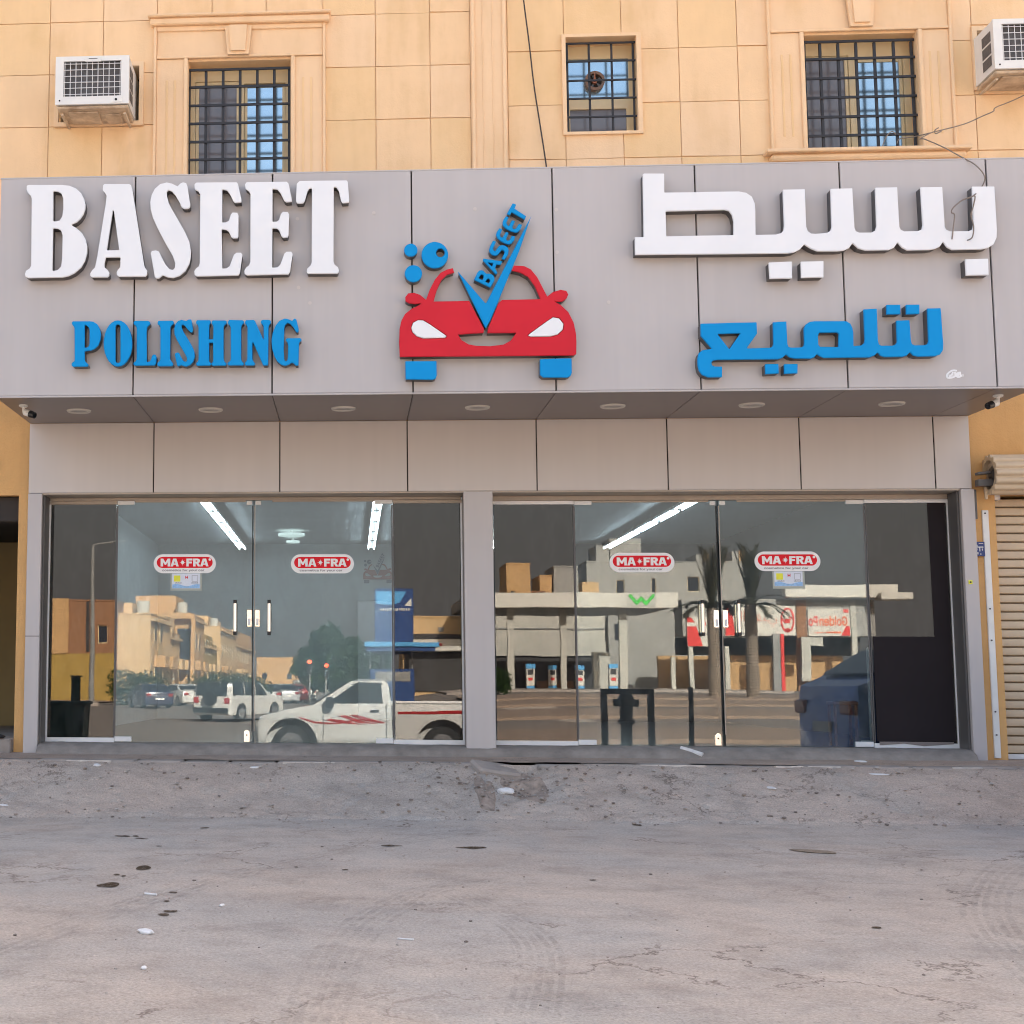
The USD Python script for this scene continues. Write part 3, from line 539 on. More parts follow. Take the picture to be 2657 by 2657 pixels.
# ------------------------------------------------------------------ air conditioners
def conditioner(x0, x1, z0, z1, y0, label, part_of_grille=True):
    a = thing('air_conditioner', label, 'air conditioner', ((x0+x1)/2, .06, z0))
    W, H = x1-x0, z1-z0
    part(a, 'casing', exz(sbox(x0, z0, x1, z1).difference(sbox(x0+.02, z0+.02, x1-.02, z1-.02)), y0+.02, .30), M['ac_white'])
    part(a, 'front_frame', exz(sbox(x0-.004, z0-.004, x1+.004, z1+.004).difference(sbox(x0+.075, z0+.075, x1-.075, z1-.045)), y0, y0+.019), M['ac_white'])
    part(a, 'base_pan', cat([cbx(x0+.01, x1-.01, y0+.03, .30, z0-.035, z0-.005, .01), cbx(x0+.10, x0+.40, y0+.10, .0, z0-.05, z0-.036, .006), cbx(x0+.45, x1-.10, y0+.18, .02, z0-.047, z0-.036, .005)]), M['ac_base'], 'dirty cream base pan')
    part(a, 'coil', bx(x0+.03, x1-.03, y0+.06, y0+.085, z0+.03, z1-.03), M['coil'])
    for i in range(11):
        v = x0+.085+(W-.17)*i/10; part(a, 'guard_wire', cyl((v, y0+.012, z0+.08), (v, y0+.012, z1-.05), .0035, 6), M['white_alu'])
    for i in range(6):
        h = z0+.10+(H-.17)*i/5; part(a, 'guard_wire', cyl((x0+.078, y0+.008, h), (x1-.078, y0+.008, h+.006*math.sin(i*2)), .0035, 6), M['white_alu'])
    part(a, 'badge', cbx(x0+W*.40, x0+W*.62, y0-.005, y0-.0005, z1-.055, z1-.01, .002), M['ac_white'])
    part(a, 'badge_print', cbx(x0+W*.45, x0+W*.57, y0-.008, y0-.0055, z1-.028, z1-.020, .001), M['grey_ink'])
    part(a, 'corner_lug', exz(Polygon([(x1-.17, z0+.01), (x1-.06, z0+.01), (x1-.06, z0+.075), (x1-.11, z0+.075)]), y0-.006, y0-.0005), M['ac_white'])
    part(a, 'screw', exz(Point(x1-.12, z0+.035).buffer(.012), y0-.010, y0-.0065), M['rubber']); part(a, 'screw', exz(Point(x0+.04, z0+.035).buffer(.008), y0-.004, y0-.0005), M['rubber'])
    for sx in (x0-.004, x1+.001):
        for i in range(3):
            b = z0+.06+i*(H-.12)/3; part(a, 'side_louvre', cbx(sx, sx+.003, y0+.07, y0+.26, b, b+(H-.12)/3-.02, .001), M['coil'])
    for bxx in (x0+.05, x1-.05): part(a, 'bracket', cbx(bxx-.012, bxx+.012, y0+.10, .25, z0-.075, z0-.052, .003), M['ac_base'])
    return a
conditioner(-.945, -.232, 6.13, 6.607, -.41, 'white window air conditioner jutting from the wall beside the left window')
conditioner(7.885, 8.60, 6.262, 6.735, -.41, 'white window air conditioner cut off by the right edge, above the wire')
for n_, (x0, x1, z0, z1) in enumerate([(-1.05, -.148, 6.075, 6.735), (7.872, 8.80, 6.235, 6.87)]):
    part(BLD, 'sleeve_frame', exz(sbox(x0, z0, x1, z1).difference(sbox(x0+.045, z0+.045, x1-.045, z1-.045)), WY-.035, WY+.0155), M['peach2'])
    part(BLD, 'sleeve_back', bx(x0+.03, x1-.03, .41, .45, z0+.03, z1-.03), M['dark_room'])
# cables
solo('hanging_cable', 'thin dark cable slanting down the wall to the canopy top', 'cable', tube(bez([(3.55, -.03, 7.9), (3.61, -.02, 7.25), (3.66, .0, 6.8), (3.70, .01, 6.38), (3.755, .01, 5.95), (3.805, -.02, 5.5), (3.82, -.1, 5.1)], 40), .0075), M['cable'])
wp = [(8.6, -.10, 6.28), (8.20, -.08, 6.09), (8.02, -.06, 6.02), (7.98, -.09, 5.97), (7.9, -.06, 5.94), (7.72, -.07, 5.86), (7.50, -.08, 5.80), (7.40, -.10, 5.77), (7.27, -.16, 5.69), (7.20, -.45, 5.58), (7.15, -1.0, 5.3), (7.13, -1.40, 5.07)]
WIRE = thing('loose_wire', 'loose thin wire strung past the right window and dangling over the canopy', 'wire', (7.3, -.1, 5.6))
part(WIRE, 'strand', tube(bez(wp, 70), .0055, 6), M['wire'])
part(WIRE, 'strand', tube(bez([(7.13, -1.40, 5.07), (7.22, -1.47, 4.97), (7.285, -1.48, 4.86), (7.25, -1.47, 4.76), (7.16, -1.56, 4.68), (7.12, -1.57, 4.655)], 30), .0055, 6), M['wire'])
part(WIRE, 'strand', tube(bez([(7.12, -1.575, 4.655), (7.05, -1.57, 4.63), (6.98, -1.56, 4.57), (6.965, -1.56, 4.53), (6.99, -1.555, 4.51), (6.975, -1.555, 4.40), (6.96, -1.555, 4.30)], 30), .0055, 6), M['wire'])
part(WIRE, 'strand', tube(bez([(7.12, -1.575, 4.655), (7.155, -1.58, 4.66), (7.14, -1.575, 4.58), (7.12, -1.57, 4.50), (7.135, -1.57, 4.40), (7.12, -1.57, 4.31), (7.08, -1.565, 4.285)], 30), .0055, 6), M['wire'])
part(WIRE, 'strand', tube(bez([(7.40, -.10, 5.77), (7.30, .05, 5.79), (7.18, .10, 5.79), (7.15, .10, 5.74)], 24), .0055, 6), M['wire'])
part(WIRE, 'strand', tube(bez([(7.00, .07, 5.70), (7.04, .06, 5.80), (7.09, .05, 5.845), (7.13, .06, 5.82)], 24), .005, 6), M['wire'])
part(WIRE, 'tie', tube(bez([(7.47, -.09, 5.82), (7.43, -.11, 5.79), (7.44, -.10, 5.76), (7.50, -.09, 5.79)], 20), .006, 6), M['wire'])

# outlines of the raised sign pieces, in millimetres on the sign face
GLYPH = {"B":[[[-956,4929],[-953,4934],[-938,4939],[-638,4933],[-574,4924],[-515,4899],[-467,4853],[-438,4795],[-427,4748],[-429,4705],[-444,4659],[-471,4618],[-502,4590],[-543,4572],[-547,4566],[-544,4561],[-501,4535],[-454,4491],[-421,4434],[-406,4373],[-405,4308],[-422,4241],[-455,4180],[-512,4130],[-565,4104],[-623,4092],[-924,4092],[-950,4106],[-956,4129],[-948,4155],[-945,4159],[-916,4178],[-902,4203],[-909,4812],[-921,4842],[-947,4869],[-957,4899]],[[-710,4875],[-714,4874],[-717,4869],[-713,4609],[-709,4603],[-687,4602],[-655,4609],[-633,4646],[-625,4710],[-627,4807],[-643,4851],[-646,4855],[-675,4871]],[[-671,4535],[-709,4537],[-712,4532],[-711,4160],[-707,4154],[-692,4154],[-663,4161],[-635,4191],[-627,4262],[-626,4472],[-641,4516],[-644,4519]]],"A":[[[-333,4179],[-314,4281],[-246,4760],[-240,4824],[-255,4853],[-275,4876],[-272,4924],[-262,4933],[-258,4934],[-40,4929],[-24,4918],[-11,4877],[100,4202],[108,4170],[128,4144],[129,4105],[115,4090],[111,4088],[-120,4091],[-138,4109],[-141,4133],[-130,4155],[-110,4173],[-109,4261],[-112,4265],[-234,4265],[-238,4263],[-249,4216],[-249,4181],[-247,4177],[-220,4153],[-206,4130],[-206,4102],[-220,4087],[-357,4089],[-360,4091],[-375,4105],[-375,4124],[-359,4153]],[[-183,4685],[-230,4335],[-226,4332],[-125,4331],[-121,4335],[-172,4677],[-174,4687],[-178,4689],[-182,4688]]],"S":[[[272,4096],[264,4095],[235,4072],[229,4070],[208,4072],[196,4089],[159,4295],[166,4316],[171,4318],[202,4323],[230,4313],[286,4199],[323,4154],[350,4145],[357,4147],[373,4165],[375,4206],[353,4270],[288,4384],[216,4523],[175,4614],[154,4694],[149,4759],[160,4824],[187,4880],[235,4923],[293,4936],[337,4926],[385,4901],[390,4900],[394,4903],[412,4923],[435,4934],[441,4934],[466,4925],[478,4891],[503,4736],[503,4710],[490,4696],[484,4694],[452,4692],[428,4706],[411,4747],[372,4816],[339,4854],[313,4864],[308,4862],[298,4853],[295,4848],[296,4815],[313,4748],[341,4691],[389,4609],[461,4479],[497,4398],[512,4315],[512,4258],[500,4197],[466,4133],[416,4091],[360,4073],[314,4078]]],"E1":[[[538,4908],[540,4914],[551,4927],[558,4930],[906,4926],[913,4923],[922,4911],[954,4770],[954,4748],[953,4743],[950,4741],[903,4738],[897,4739],[883,4752],[852,4819],[829,4850],[825,4853],[793,4860],[787,4858],[784,4855],[786,4570],[787,4566],[791,4564],[819,4565],[843,4579],[846,4583],[860,4631],[875,4651],[880,4652],[919,4648],[929,4622],[929,4436],[923,4424],[919,4420],[881,4419],[866,4431],[845,4479],[823,4496],[790,4500],[786,4499],[782,4493],[789,4155],[791,4152],[796,4150],[827,4152],[853,4172],[890,4273],[913,4290],[951,4289],[963,4275],[964,4268],[944,4110],[932,4089],[928,4086],[568,4083],[562,4085],[548,4098],[543,4127],[544,4132],[558,4155],[583,4174],[591,4202],[590,4823],[574,4849],[546,4864],[543,4868]]],"E2":[[[984,4899],[985,4905],[995,4921],[1002,4925],[1348,4921],[1354,4918],[1367,4902],[1395,4765],[1395,4744],[1391,4740],[1351,4735],[1345,4737],[1329,4749],[1297,4818],[1271,4850],[1267,4852],[1234,4857],[1228,4855],[1226,4850],[1227,4569],[1228,4564],[1234,4562],[1266,4563],[1284,4579],[1300,4630],[1316,4649],[1321,4650],[1358,4647],[1362,4644],[1372,4625],[1368,4440],[1359,4419],[1324,4416],[1318,4418],[1304,4433],[1285,4483],[1266,4500],[1232,4502],[1228,4501],[1225,4497],[1225,4156],[1228,4153],[1233,4151],[1268,4153],[1272,4154],[1295,4176],[1331,4275],[1349,4291],[1390,4291],[1401,4275],[1403,4269],[1380,4111],[1367,4092],[1363,4089],[1007,4086],[1002,4088],[985,4100],[981,4124],[982,4130],[998,4156],[1023,4175],[1034,4204],[1033,4814],[1021,4840],[990,4863]]],"T":[[[1438,4898],[1441,4903],[1459,4922],[1465,4925],[1869,4923],[1876,4920],[1884,4908],[1896,4751],[1893,4728],[1889,4722],[1842,4718],[1837,4719],[1825,4737],[1806,4826],[1786,4859],[1768,4863],[1765,4861],[1762,4856],[1758,4199],[1766,4170],[1796,4146],[1805,4120],[1801,4098],[1789,4088],[1540,4092],[1535,4093],[1526,4107],[1525,4113],[1529,4138],[1559,4166],[1569,4195],[1571,4849],[1568,4855],[1565,4857],[1549,4854],[1533,4831],[1509,4744],[1496,4725],[1489,4722],[1444,4723],[1440,4727],[1431,4746]]],"p":[[[-531,3683],[-530,3687],[-523,3696],[-520,3698],[-372,3697],[-339,3691],[-303,3667],[-281,3627],[-270,3577],[-274,3532],[-293,3479],[-324,3449],[-357,3435],[-406,3429],[-412,3422],[-409,3343],[-377,3310],[-380,3297],[-390,3292],[-510,3292],[-525,3302],[-526,3321],[-516,3334],[-502,3343],[-499,3358],[-506,3630],[-510,3648],[-526,3667]],[[-412,3661],[-415,3657],[-412,3465],[-409,3462],[-397,3461],[-380,3470],[-371,3493],[-372,3617],[-383,3644],[-402,3660]]],"o":[[[6,3494],[4,3448],[-5,3404],[-20,3365],[-39,3334],[-62,3309],[-89,3294],[-118,3289],[-146,3295],[-173,3311],[-197,3335],[-217,3368],[-233,3407],[-243,3451],[-247,3496],[-244,3542],[-235,3586],[-221,3625],[-201,3658],[-177,3682],[-152,3696],[-124,3701],[-94,3696],[-68,3680],[-43,3655],[-23,3623],[-8,3583],[2,3539]],[[-143,3642],[-139,3344],[-137,3335],[-132,3328],[-125,3324],[-117,3322],[-109,3324],[-102,3329],[-98,3335],[-97,3343],[-101,3641],[-102,3649],[-107,3656],[-114,3661],[-122,3663],[-130,3661],[-137,3657],[-141,3650]]],"l":[[[14,3679],[15,3682],[24,3692],[27,3694],[144,3692],[159,3684],[161,3662],[146,3648],[135,3634],[131,3600],[136,3332],[140,3328],[158,3331],[172,3351],[180,3381],[192,3392],[196,3393],[213,3389],[221,3372],[217,3317],[205,3296],[32,3295],[19,3306],[20,3323],[38,3337],[46,3358],[43,3629],[34,3652],[17,3664]]],"i1":[[[225,3674],[231,3689],[235,3691],[356,3692],[360,3690],[368,3679],[366,3662],[350,3650],[339,3633],[339,3349],[367,3310],[365,3295],[354,3288],[238,3289],[226,3299],[228,3318],[247,3335],[253,3350],[250,3629],[244,3649],[227,3661]]],"s":[[[433,3698],[461,3692],[475,3687],[493,3698],[511,3701],[515,3700],[524,3690],[536,3618],[535,3593],[527,3585],[516,3586],[489,3612],[465,3644],[449,3653],[440,3650],[437,3648],[438,3629],[454,3590],[501,3515],[535,3453],[551,3413],[555,3367],[541,3323],[515,3296],[479,3283],[452,3290],[438,3296],[410,3286],[399,3296],[380,3386],[383,3402],[386,3405],[403,3410],[418,3404],[431,3375],[452,3338],[471,3325],[484,3333],[487,3352],[473,3386],[394,3522],[373,3575],[371,3614],[381,3658],[403,3687]]],"h":[[[562,3678],[571,3692],[573,3693],[682,3692],[684,3690],[692,3679],[690,3663],[678,3648],[678,3525],[681,3522],[709,3522],[712,3524],[714,3631],[709,3648],[699,3662],[699,3677],[707,3689],[710,3690],[819,3687],[830,3679],[829,3659],[812,3645],[804,3627],[806,3343],[814,3323],[830,3308],[829,3295],[820,3288],[712,3287],[697,3299],[685,3289],[579,3289],[566,3297],[567,3314],[583,3331],[587,3346],[584,3625],[578,3648],[564,3662]],[[680,3328],[698,3308],[701,3309],[714,3328],[712,3486],[710,3489],[681,3489],[678,3486]]],"i2":[[[841,3674],[849,3689],[853,3691],[968,3688],[981,3676],[979,3660],[965,3645],[957,3625],[958,3339],[966,3322],[981,3308],[982,3305],[980,3293],[970,3288],[851,3289],[839,3298],[841,3314],[861,3328],[868,3345],[865,3623],[856,3643],[842,3659]]],"n":[[[989,3672],[997,3686],[1000,3688],[1066,3688],[1077,3679],[1147,3521],[1150,3520],[1153,3523],[1150,3634],[1127,3663],[1130,3681],[1133,3684],[1143,3687],[1202,3686],[1214,3678],[1214,3656],[1200,3642],[1195,3625],[1192,3295],[1185,3285],[1148,3286],[1062,3486],[1060,3488],[1057,3487],[1054,3480],[1056,3338],[1079,3303],[1077,3293],[1067,3286],[1001,3287],[990,3295],[991,3312],[1005,3327],[1010,3344],[1011,3622],[1004,3642],[991,3657]]],"g":[[[1335,3697],[1366,3691],[1398,3677],[1401,3679],[1412,3691],[1423,3696],[1426,3695],[1436,3686],[1456,3604],[1455,3580],[1446,3573],[1442,3572],[1432,3578],[1411,3617],[1383,3648],[1359,3657],[1339,3640],[1331,3612],[1327,3415],[1331,3337],[1340,3322],[1345,3321],[1356,3326],[1362,3348],[1364,3459],[1356,3487],[1345,3502],[1345,3517],[1357,3523],[1469,3523],[1479,3512],[1480,3503],[1478,3499],[1463,3487],[1458,3469],[1455,3287],[1453,3284],[1445,3281],[1430,3281],[1411,3302],[1393,3305],[1366,3288],[1338,3280],[1305,3290],[1272,3318],[1245,3365],[1226,3433],[1220,3507],[1231,3574],[1255,3635],[1289,3678]]],"ar1":[[[4405,4369],[4409,4371],[4410,4374],[4416,4922],[4419,4926],[4430,4931],[4595,4927],[4597,4922],[4594,4762],[4598,4758],[5220,4756],[5281,4743],[5328,4708],[5351,4645],[5353,4584],[5348,4375],[5349,4372],[5353,4370],[5517,4371],[5562,4384],[5581,4405],[5587,4449],[5588,4759],[5592,4764],[5768,4765],[5772,4763],[5771,4436],[5783,4396],[5810,4375],[5845,4371],[5943,4379],[5969,4395],[5980,4425],[5985,4758],[5988,4763],[6162,4765],[6166,4763],[6170,4421],[6179,4390],[6208,4375],[6305,4374],[6337,4389],[6340,4392],[6351,4427],[6355,4761],[6359,4766],[6533,4767],[6537,4765],[6540,4423],[6549,4396],[6578,4380],[6691,4381],[6719,4392],[6722,4395],[6731,4428],[6728,4761],[6732,4763],[6906,4761],[6908,4757],[6912,4416],[6921,4390],[6950,4374],[7107,4373],[7137,4387],[7145,4421],[7152,4757],[7156,4759],[7330,4757],[7334,4755],[7335,4752],[7336,4382],[7331,4314],[7304,4256],[7256,4224],[7198,4212],[6962,4212],[6922,4234],[6894,4276],[6890,4278],[6886,4276],[6864,4243],[6822,4222],[6775,4215],[6594,4215],[6552,4239],[6522,4278],[6518,4280],[6514,4278],[6489,4241],[6445,4220],[6251,4219],[6193,4238],[6152,4279],[6148,4281],[6144,4279],[6118,4242],[6076,4222],[6019,4216],[5854,4219],[5805,4240],[5750,4278],[5746,4277],[5709,4236],[5661,4212],[5609,4204],[4338,4213],[4334,4217],[4335,4367],[4340,4370]],[[4601,4587],[4600,4374],[4604,4372],[5160,4373],[5163,4378],[5167,4491],[5156,4548],[5132,4584],[5094,4595],[4604,4591]]],"ard0":[[[5448,4124],[5452,4128],[5639,4133],[5640,4130],[5637,3988],[5633,3986],[5453,3986],[5451,3989]]],"ard1":[[[5714,4127],[5717,4131],[5902,4133],[5903,4130],[5897,3992],[5894,3991],[5713,3990],[5712,3994]]],"ard2":[[[7065,4126],[7069,4130],[7250,4131],[7252,4128],[7250,3990],[7247,3989],[7066,3989],[7065,3992]]],"br1":[[[4864,3601],[4868,3605],[5328,3611],[5331,3607],[5331,3512],[5244,3393],[5244,3390],[5247,3387],[5429,3389],[5453,3399],[5462,3421],[5465,3608],[5468,3609],[5575,3614],[5577,3610],[5578,3420],[5587,3395],[5608,3388],[5690,3390],[5711,3400],[5717,3430],[5717,3548],[5733,3584],[5763,3605],[5806,3614],[6069,3611],[6102,3589],[6118,3552],[6123,3510],[6121,3399],[6125,3395],[6184,3401],[6207,3420],[6213,3445],[6215,3709],[6218,3711],[6320,3714],[6322,3713],[6324,3710],[6322,3436],[6329,3407],[6349,3396],[6436,3395],[6464,3405],[6476,3427],[6478,3608],[6481,3610],[6583,3612],[6587,3608],[6591,3433],[6598,3408],[6619,3397],[6696,3397],[6723,3405],[6733,3431],[6735,3708],[6738,3711],[6842,3712],[6846,3709],[6852,3408],[6847,3352],[6822,3315],[6779,3301],[6643,3299],[6604,3310],[6580,3336],[6577,3337],[6549,3308],[6515,3299],[6372,3299],[6338,3310],[6315,3336],[6312,3337],[6289,3314],[6247,3297],[5872,3297],[5841,3312],[5818,3329],[5815,3328],[5793,3302],[5764,3292],[5634,3294],[5594,3304],[5563,3328],[5532,3302],[5497,3290],[4993,3290],[4957,3284],[4945,3266],[4950,3246],[4952,3243],[4974,3234],[5029,3233],[5032,3231],[5029,3144],[5025,3141],[4913,3141],[4864,3163],[4839,3200],[4830,3248],[4830,3304],[4841,3348],[4871,3375],[4945,3385],[4948,3388],[4948,3391],[4863,3499]],[[5832,3485],[5833,3410],[5847,3392],[5991,3389],[5995,3392],[6003,3499],[5989,3513],[5843,3513],[5841,3511]],[[5010,3513],[5007,3512],[5007,3507],[5094,3386],[5097,3384],[5100,3386],[5190,3513],[5187,3517]]],"brd0":[[[5387,3246],[5390,3250],[5498,3250],[5499,3247],[5499,3168],[5388,3163],[5387,3166]]],"brd1":[[[5543,3245],[5547,3248],[5654,3248],[5656,3245],[5653,3167],[5543,3164],[5542,3167]]],"brd2":[[[6403,3743],[6406,3746],[6516,3745],[6517,3743],[6515,3666],[6513,3664],[6402,3664],[6401,3667]]],"brd3":[[[6563,3742],[6566,3745],[6672,3745],[6673,3742],[6672,3666],[6670,3664],[6563,3663],[6562,3666]]],"car":[[[2327,3347],[2324,3350],[2319,3478],[2324,3591],[2340,3666],[2372,3723],[2427,3767],[2483,3795],[2508,3811],[2506,3814],[2461,3809],[2405,3817],[2376,3837],[2375,3872],[2401,3905],[2452,3909],[2501,3891],[2550,3848],[2553,3847],[2584,3931],[2630,4022],[2680,4083],[2736,4111],[2785,4122],[2796,4083],[2730,4060],[2685,4015],[2645,3930],[2618,3831],[2620,3830],[2922,3831],[3045,3581],[3039,3550],[3037,3548],[2824,3537],[2824,3534],[2851,3488],[2911,3450],[2977,3436],[3098,3432],[3207,3444],[3269,3478],[3314,3541],[3314,3544],[3075,3546],[3072,3548],[3078,3588],[3169,3807],[3202,3835],[3526,3838],[3480,3951],[3427,4032],[3361,4073],[3288,4091],[3287,4094],[3307,4136],[3394,4130],[3450,4100],[3503,4030],[3584,3860],[3587,3861],[3633,3898],[3699,3917],[3747,3907],[3763,3874],[3747,3839],[3709,3812],[3665,3812],[3648,3818],[3646,3815],[3697,3783],[3760,3721],[3803,3628],[3820,3539],[3823,3459],[3819,3354],[3817,3352],[3797,3342]],[[3414,3523],[3414,3519],[3434,3506],[3603,3507],[3669,3523],[3714,3568],[3720,3619],[3683,3670],[3629,3680],[3573,3643],[3434,3543]],[[2421,3602],[2431,3562],[2469,3522],[2525,3504],[2712,3505],[2728,3523],[2728,3525],[2702,3547],[2582,3634],[2526,3669],[2482,3671],[2438,3648]]],"hl0":[[[2421,3601],[2438,3648],[2482,3671],[2526,3669],[2582,3634],[2702,3547],[2728,3526],[2728,3523],[2712,3505],[2524,3504],[2469,3522],[2431,3562]]],"hl1":[[[3415,3519],[3414,3523],[3435,3543],[3573,3643],[3629,3680],[3683,3670],[3720,3619],[3714,3568],[3668,3523],[3603,3507],[3435,3506]]],"chk":[[[2828,4087],[2836,4081],[3057,3809],[3065,3809],[3463,4576],[3353,4262],[3101,3661],[3062,3593],[3054,3593]]],"bub0":[[[2484,4287],[2483,4274],[2479,4262],[2470,4249],[2461,4241],[2450,4234],[2427,4230],[2412,4232],[2399,4236],[2389,4243],[2381,4251],[2374,4262],[2370,4274],[2368,4287],[2369,4300],[2374,4312],[2382,4325],[2391,4333],[2402,4340],[2425,4345],[2441,4343],[2453,4338],[2464,4331],[2471,4323],[2478,4312],[2482,4300]]],"bub1":[[[2521,4078],[2519,4062],[2514,4046],[2504,4029],[2494,4019],[2480,4010],[2464,4005],[2447,4003],[2431,4005],[2415,4010],[2399,4021],[2387,4033],[2380,4046],[2374,4062],[2372,4078],[2374,4095],[2379,4111],[2390,4128],[2400,4138],[2414,4147],[2430,4152],[2446,4154],[2463,4152],[2479,4147],[2495,4136],[2506,4124],[2514,4111],[2519,4095]]],"bub2":[[[2746,4239],[2744,4217],[2739,4197],[2730,4179],[2718,4162],[2705,4149],[2689,4138],[2671,4129],[2650,4124],[2630,4123],[2610,4125],[2591,4131],[2574,4139],[2558,4151],[2544,4165],[2533,4182],[2524,4201],[2519,4220],[2517,4243],[2519,4263],[2525,4283],[2534,4301],[2545,4317],[2560,4331],[2576,4343],[2593,4350],[2612,4356],[2632,4357],[2652,4355],[2671,4350],[2691,4340],[2707,4328],[2721,4313],[2732,4296],[2740,4279],[2745,4259]],[[2643,4260],[2645,4247],[2653,4234],[2662,4225],[2675,4221],[2687,4221],[2697,4225],[2707,4233],[2714,4244],[2716,4257],[2715,4270],[2707,4283],[2697,4292],[2685,4296],[2673,4296],[2663,4292],[2653,4284],[2646,4273]]],"wh0":[[[2370,3303],[2372,3307],[2377,3309],[2634,3307],[2637,3302],[2638,3181],[2627,3153],[2603,3144],[2375,3150],[2372,3155]]],"wh1":[[[3510,3177],[3513,3312],[3519,3314],[3773,3319],[3777,3318],[3780,3312],[3779,3192],[3767,3164],[3763,3161],[3737,3151],[3537,3154]]],"k0":[[[2967,4015],[2966,4018],[2995,4080],[3010,4096],[3028,4100],[3046,4095],[3061,4077],[3074,4067],[3092,4069],[3114,4064],[3131,4050],[3141,4025],[3137,4002],[3103,3944]],[[3062,4000],[3062,3998],[3086,3983],[3100,3998],[3101,4012],[3091,4023],[3079,4021]],[[3006,4031],[3007,4028],[3036,4012],[3046,4035],[3046,4054],[3032,4061],[3019,4055]]],"k1":[[[3047,4202],[3210,4175],[3194,4143],[3159,4147],[3146,4114],[3167,4073],[3152,4060],[3151,4060],[3043,4184]],[[3086,4166],[3085,4164],[3118,4132],[3120,4132],[3130,4158]]],"k2":[[[3131,4358],[3133,4359],[3156,4351],[3157,4349],[3131,4287],[3137,4270],[3153,4269],[3166,4290],[3183,4312],[3206,4319],[3233,4314],[3257,4296],[3265,4270],[3258,4234],[3227,4187],[3201,4198],[3223,4239],[3229,4256],[3218,4273],[3203,4273],[3169,4231],[3148,4224],[3121,4233],[3101,4255],[3096,4278],[3104,4305]]],"k3":[[[3187,4468],[3190,4468],[3212,4457],[3192,4409],[3199,4390],[3214,4385],[3243,4435],[3267,4426],[3243,4372],[3255,4356],[3273,4362],[3292,4400],[3321,4393],[3313,4361],[3290,4332],[3268,4323],[3237,4331],[3198,4352],[3168,4382],[3158,4411],[3164,4433]]],"k4":[[[3245,4573],[3247,4574],[3269,4564],[3249,4519],[3255,4496],[3267,4486],[3269,4487],[3296,4538],[3323,4529],[3299,4477],[3308,4458],[3328,4462],[3355,4505],[3382,4495],[3368,4457],[3345,4430],[3318,4428],[3283,4440],[3240,4466],[3218,4491],[3216,4520],[3225,4547]]],"k5":[[[3295,4608],[3279,4582],[3253,4595],[3305,4688],[3335,4676],[3320,4640],[3418,4571],[3405,4540]]]}
MARK = [[[6988,3199],[6971,3202],[6952,3199],[6932,3186],[6915,3170],[6910,3152],[6915,3139],[6929,3136],[6949,3139],[6969,3146],[6981,3155],[6978,3182]],[[6961,3182],[6954,3168],[6934,3151]],[[6988,3175],[6990,3151],[7000,3143],[7004,3181]],[[7019,3183],[7020,3163],[7026,3152],[7012,3144],[7000,3143]]]

# ------------------------------------------------------------------ sign canopy
FY = -1.428; ZT, ZB, ZS = 5.036, 3.049, 3.066
JX = [-1.22]+[1.22*i for i in range(7)]+[7.648]
CAN = thing('sign_canopy', 'grey clad box canopy carrying the shop sign over the glass front', 'canopy', (3.2, -.7, ZB))
part(CAN, 'backing', bx(-1.21, 7.638, FY+.03, FY+.06, ZB+.02, ZT-.03), M['joint'])
for i, (a, b) in enumerate(zip(JX[:-1], JX[1:])):
    g = .0065; r_ = .0015*rng.normal()
    part(CAN, 'fascia_panel', cbx(a+g, b-g, FY+r_*0, FY+.026, ZB+.012, ZT-.004, .003), M['acp'])
    q = Polygon([(FY+.012, ZB), (.0, ZS), (.0, ZS+.02), (FY+.012, ZB+.011)])
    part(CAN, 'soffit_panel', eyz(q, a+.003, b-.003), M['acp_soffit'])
part(CAN, 'top_sheet', cbx(-1.22, 7.648, FY+.002, WY-.002, ZT-.003, ZT+.012, .004), M['acp'])
part(CAN, 'edge_trim', cbx(-1.218, 7.646, FY-.003, FY+.011, ZB-.006, ZB+.0095, .002), M['acp'])
for xx in (-1.2195, 7.6375): part(CAN, 'end_panel', bx(xx, xx+.010, FY+.03, WY-.002, ZB+.03, ZT-.004), M['acp'])
part(CAN, 'void', bx(-1.20, 7.62, FY+.07, WY-.01, ZB+.06, ZB+.08), M['joint'])
# plugged fixing holes of an earlier sign
for x_, z_ in ((2.11, 4.66), (3.69, 4.66), (3.69, 4.28), (1.55, 3.86), (2.99, 4.68), (1.44, 4.62), (1.45, 4.00), (4.12, 3.83), (3.72, 3.92)):
    part(CAN, 'fixing_plug', exz(Point(x_, z_).buffer(.0155), FY-.004, FY-.0005), M['acp_low'])
# maker's mark printed low on the right
mk = [LineString([(a/1000, b/1000) for a, b in s]).buffer(.0075) for s in MARK]
part(CAN, 'maker_mark', exz(unary_union(mk), FY-.003, FY-.0005), M['letter_white'], 'small white sign maker mark')
part(CAN, 'maker_mark', text_xz('581077000', .019, 6.905, FY-.0005, 3.148, .003, True, sx=.95), M['letter_white'], 'small white telephone number')
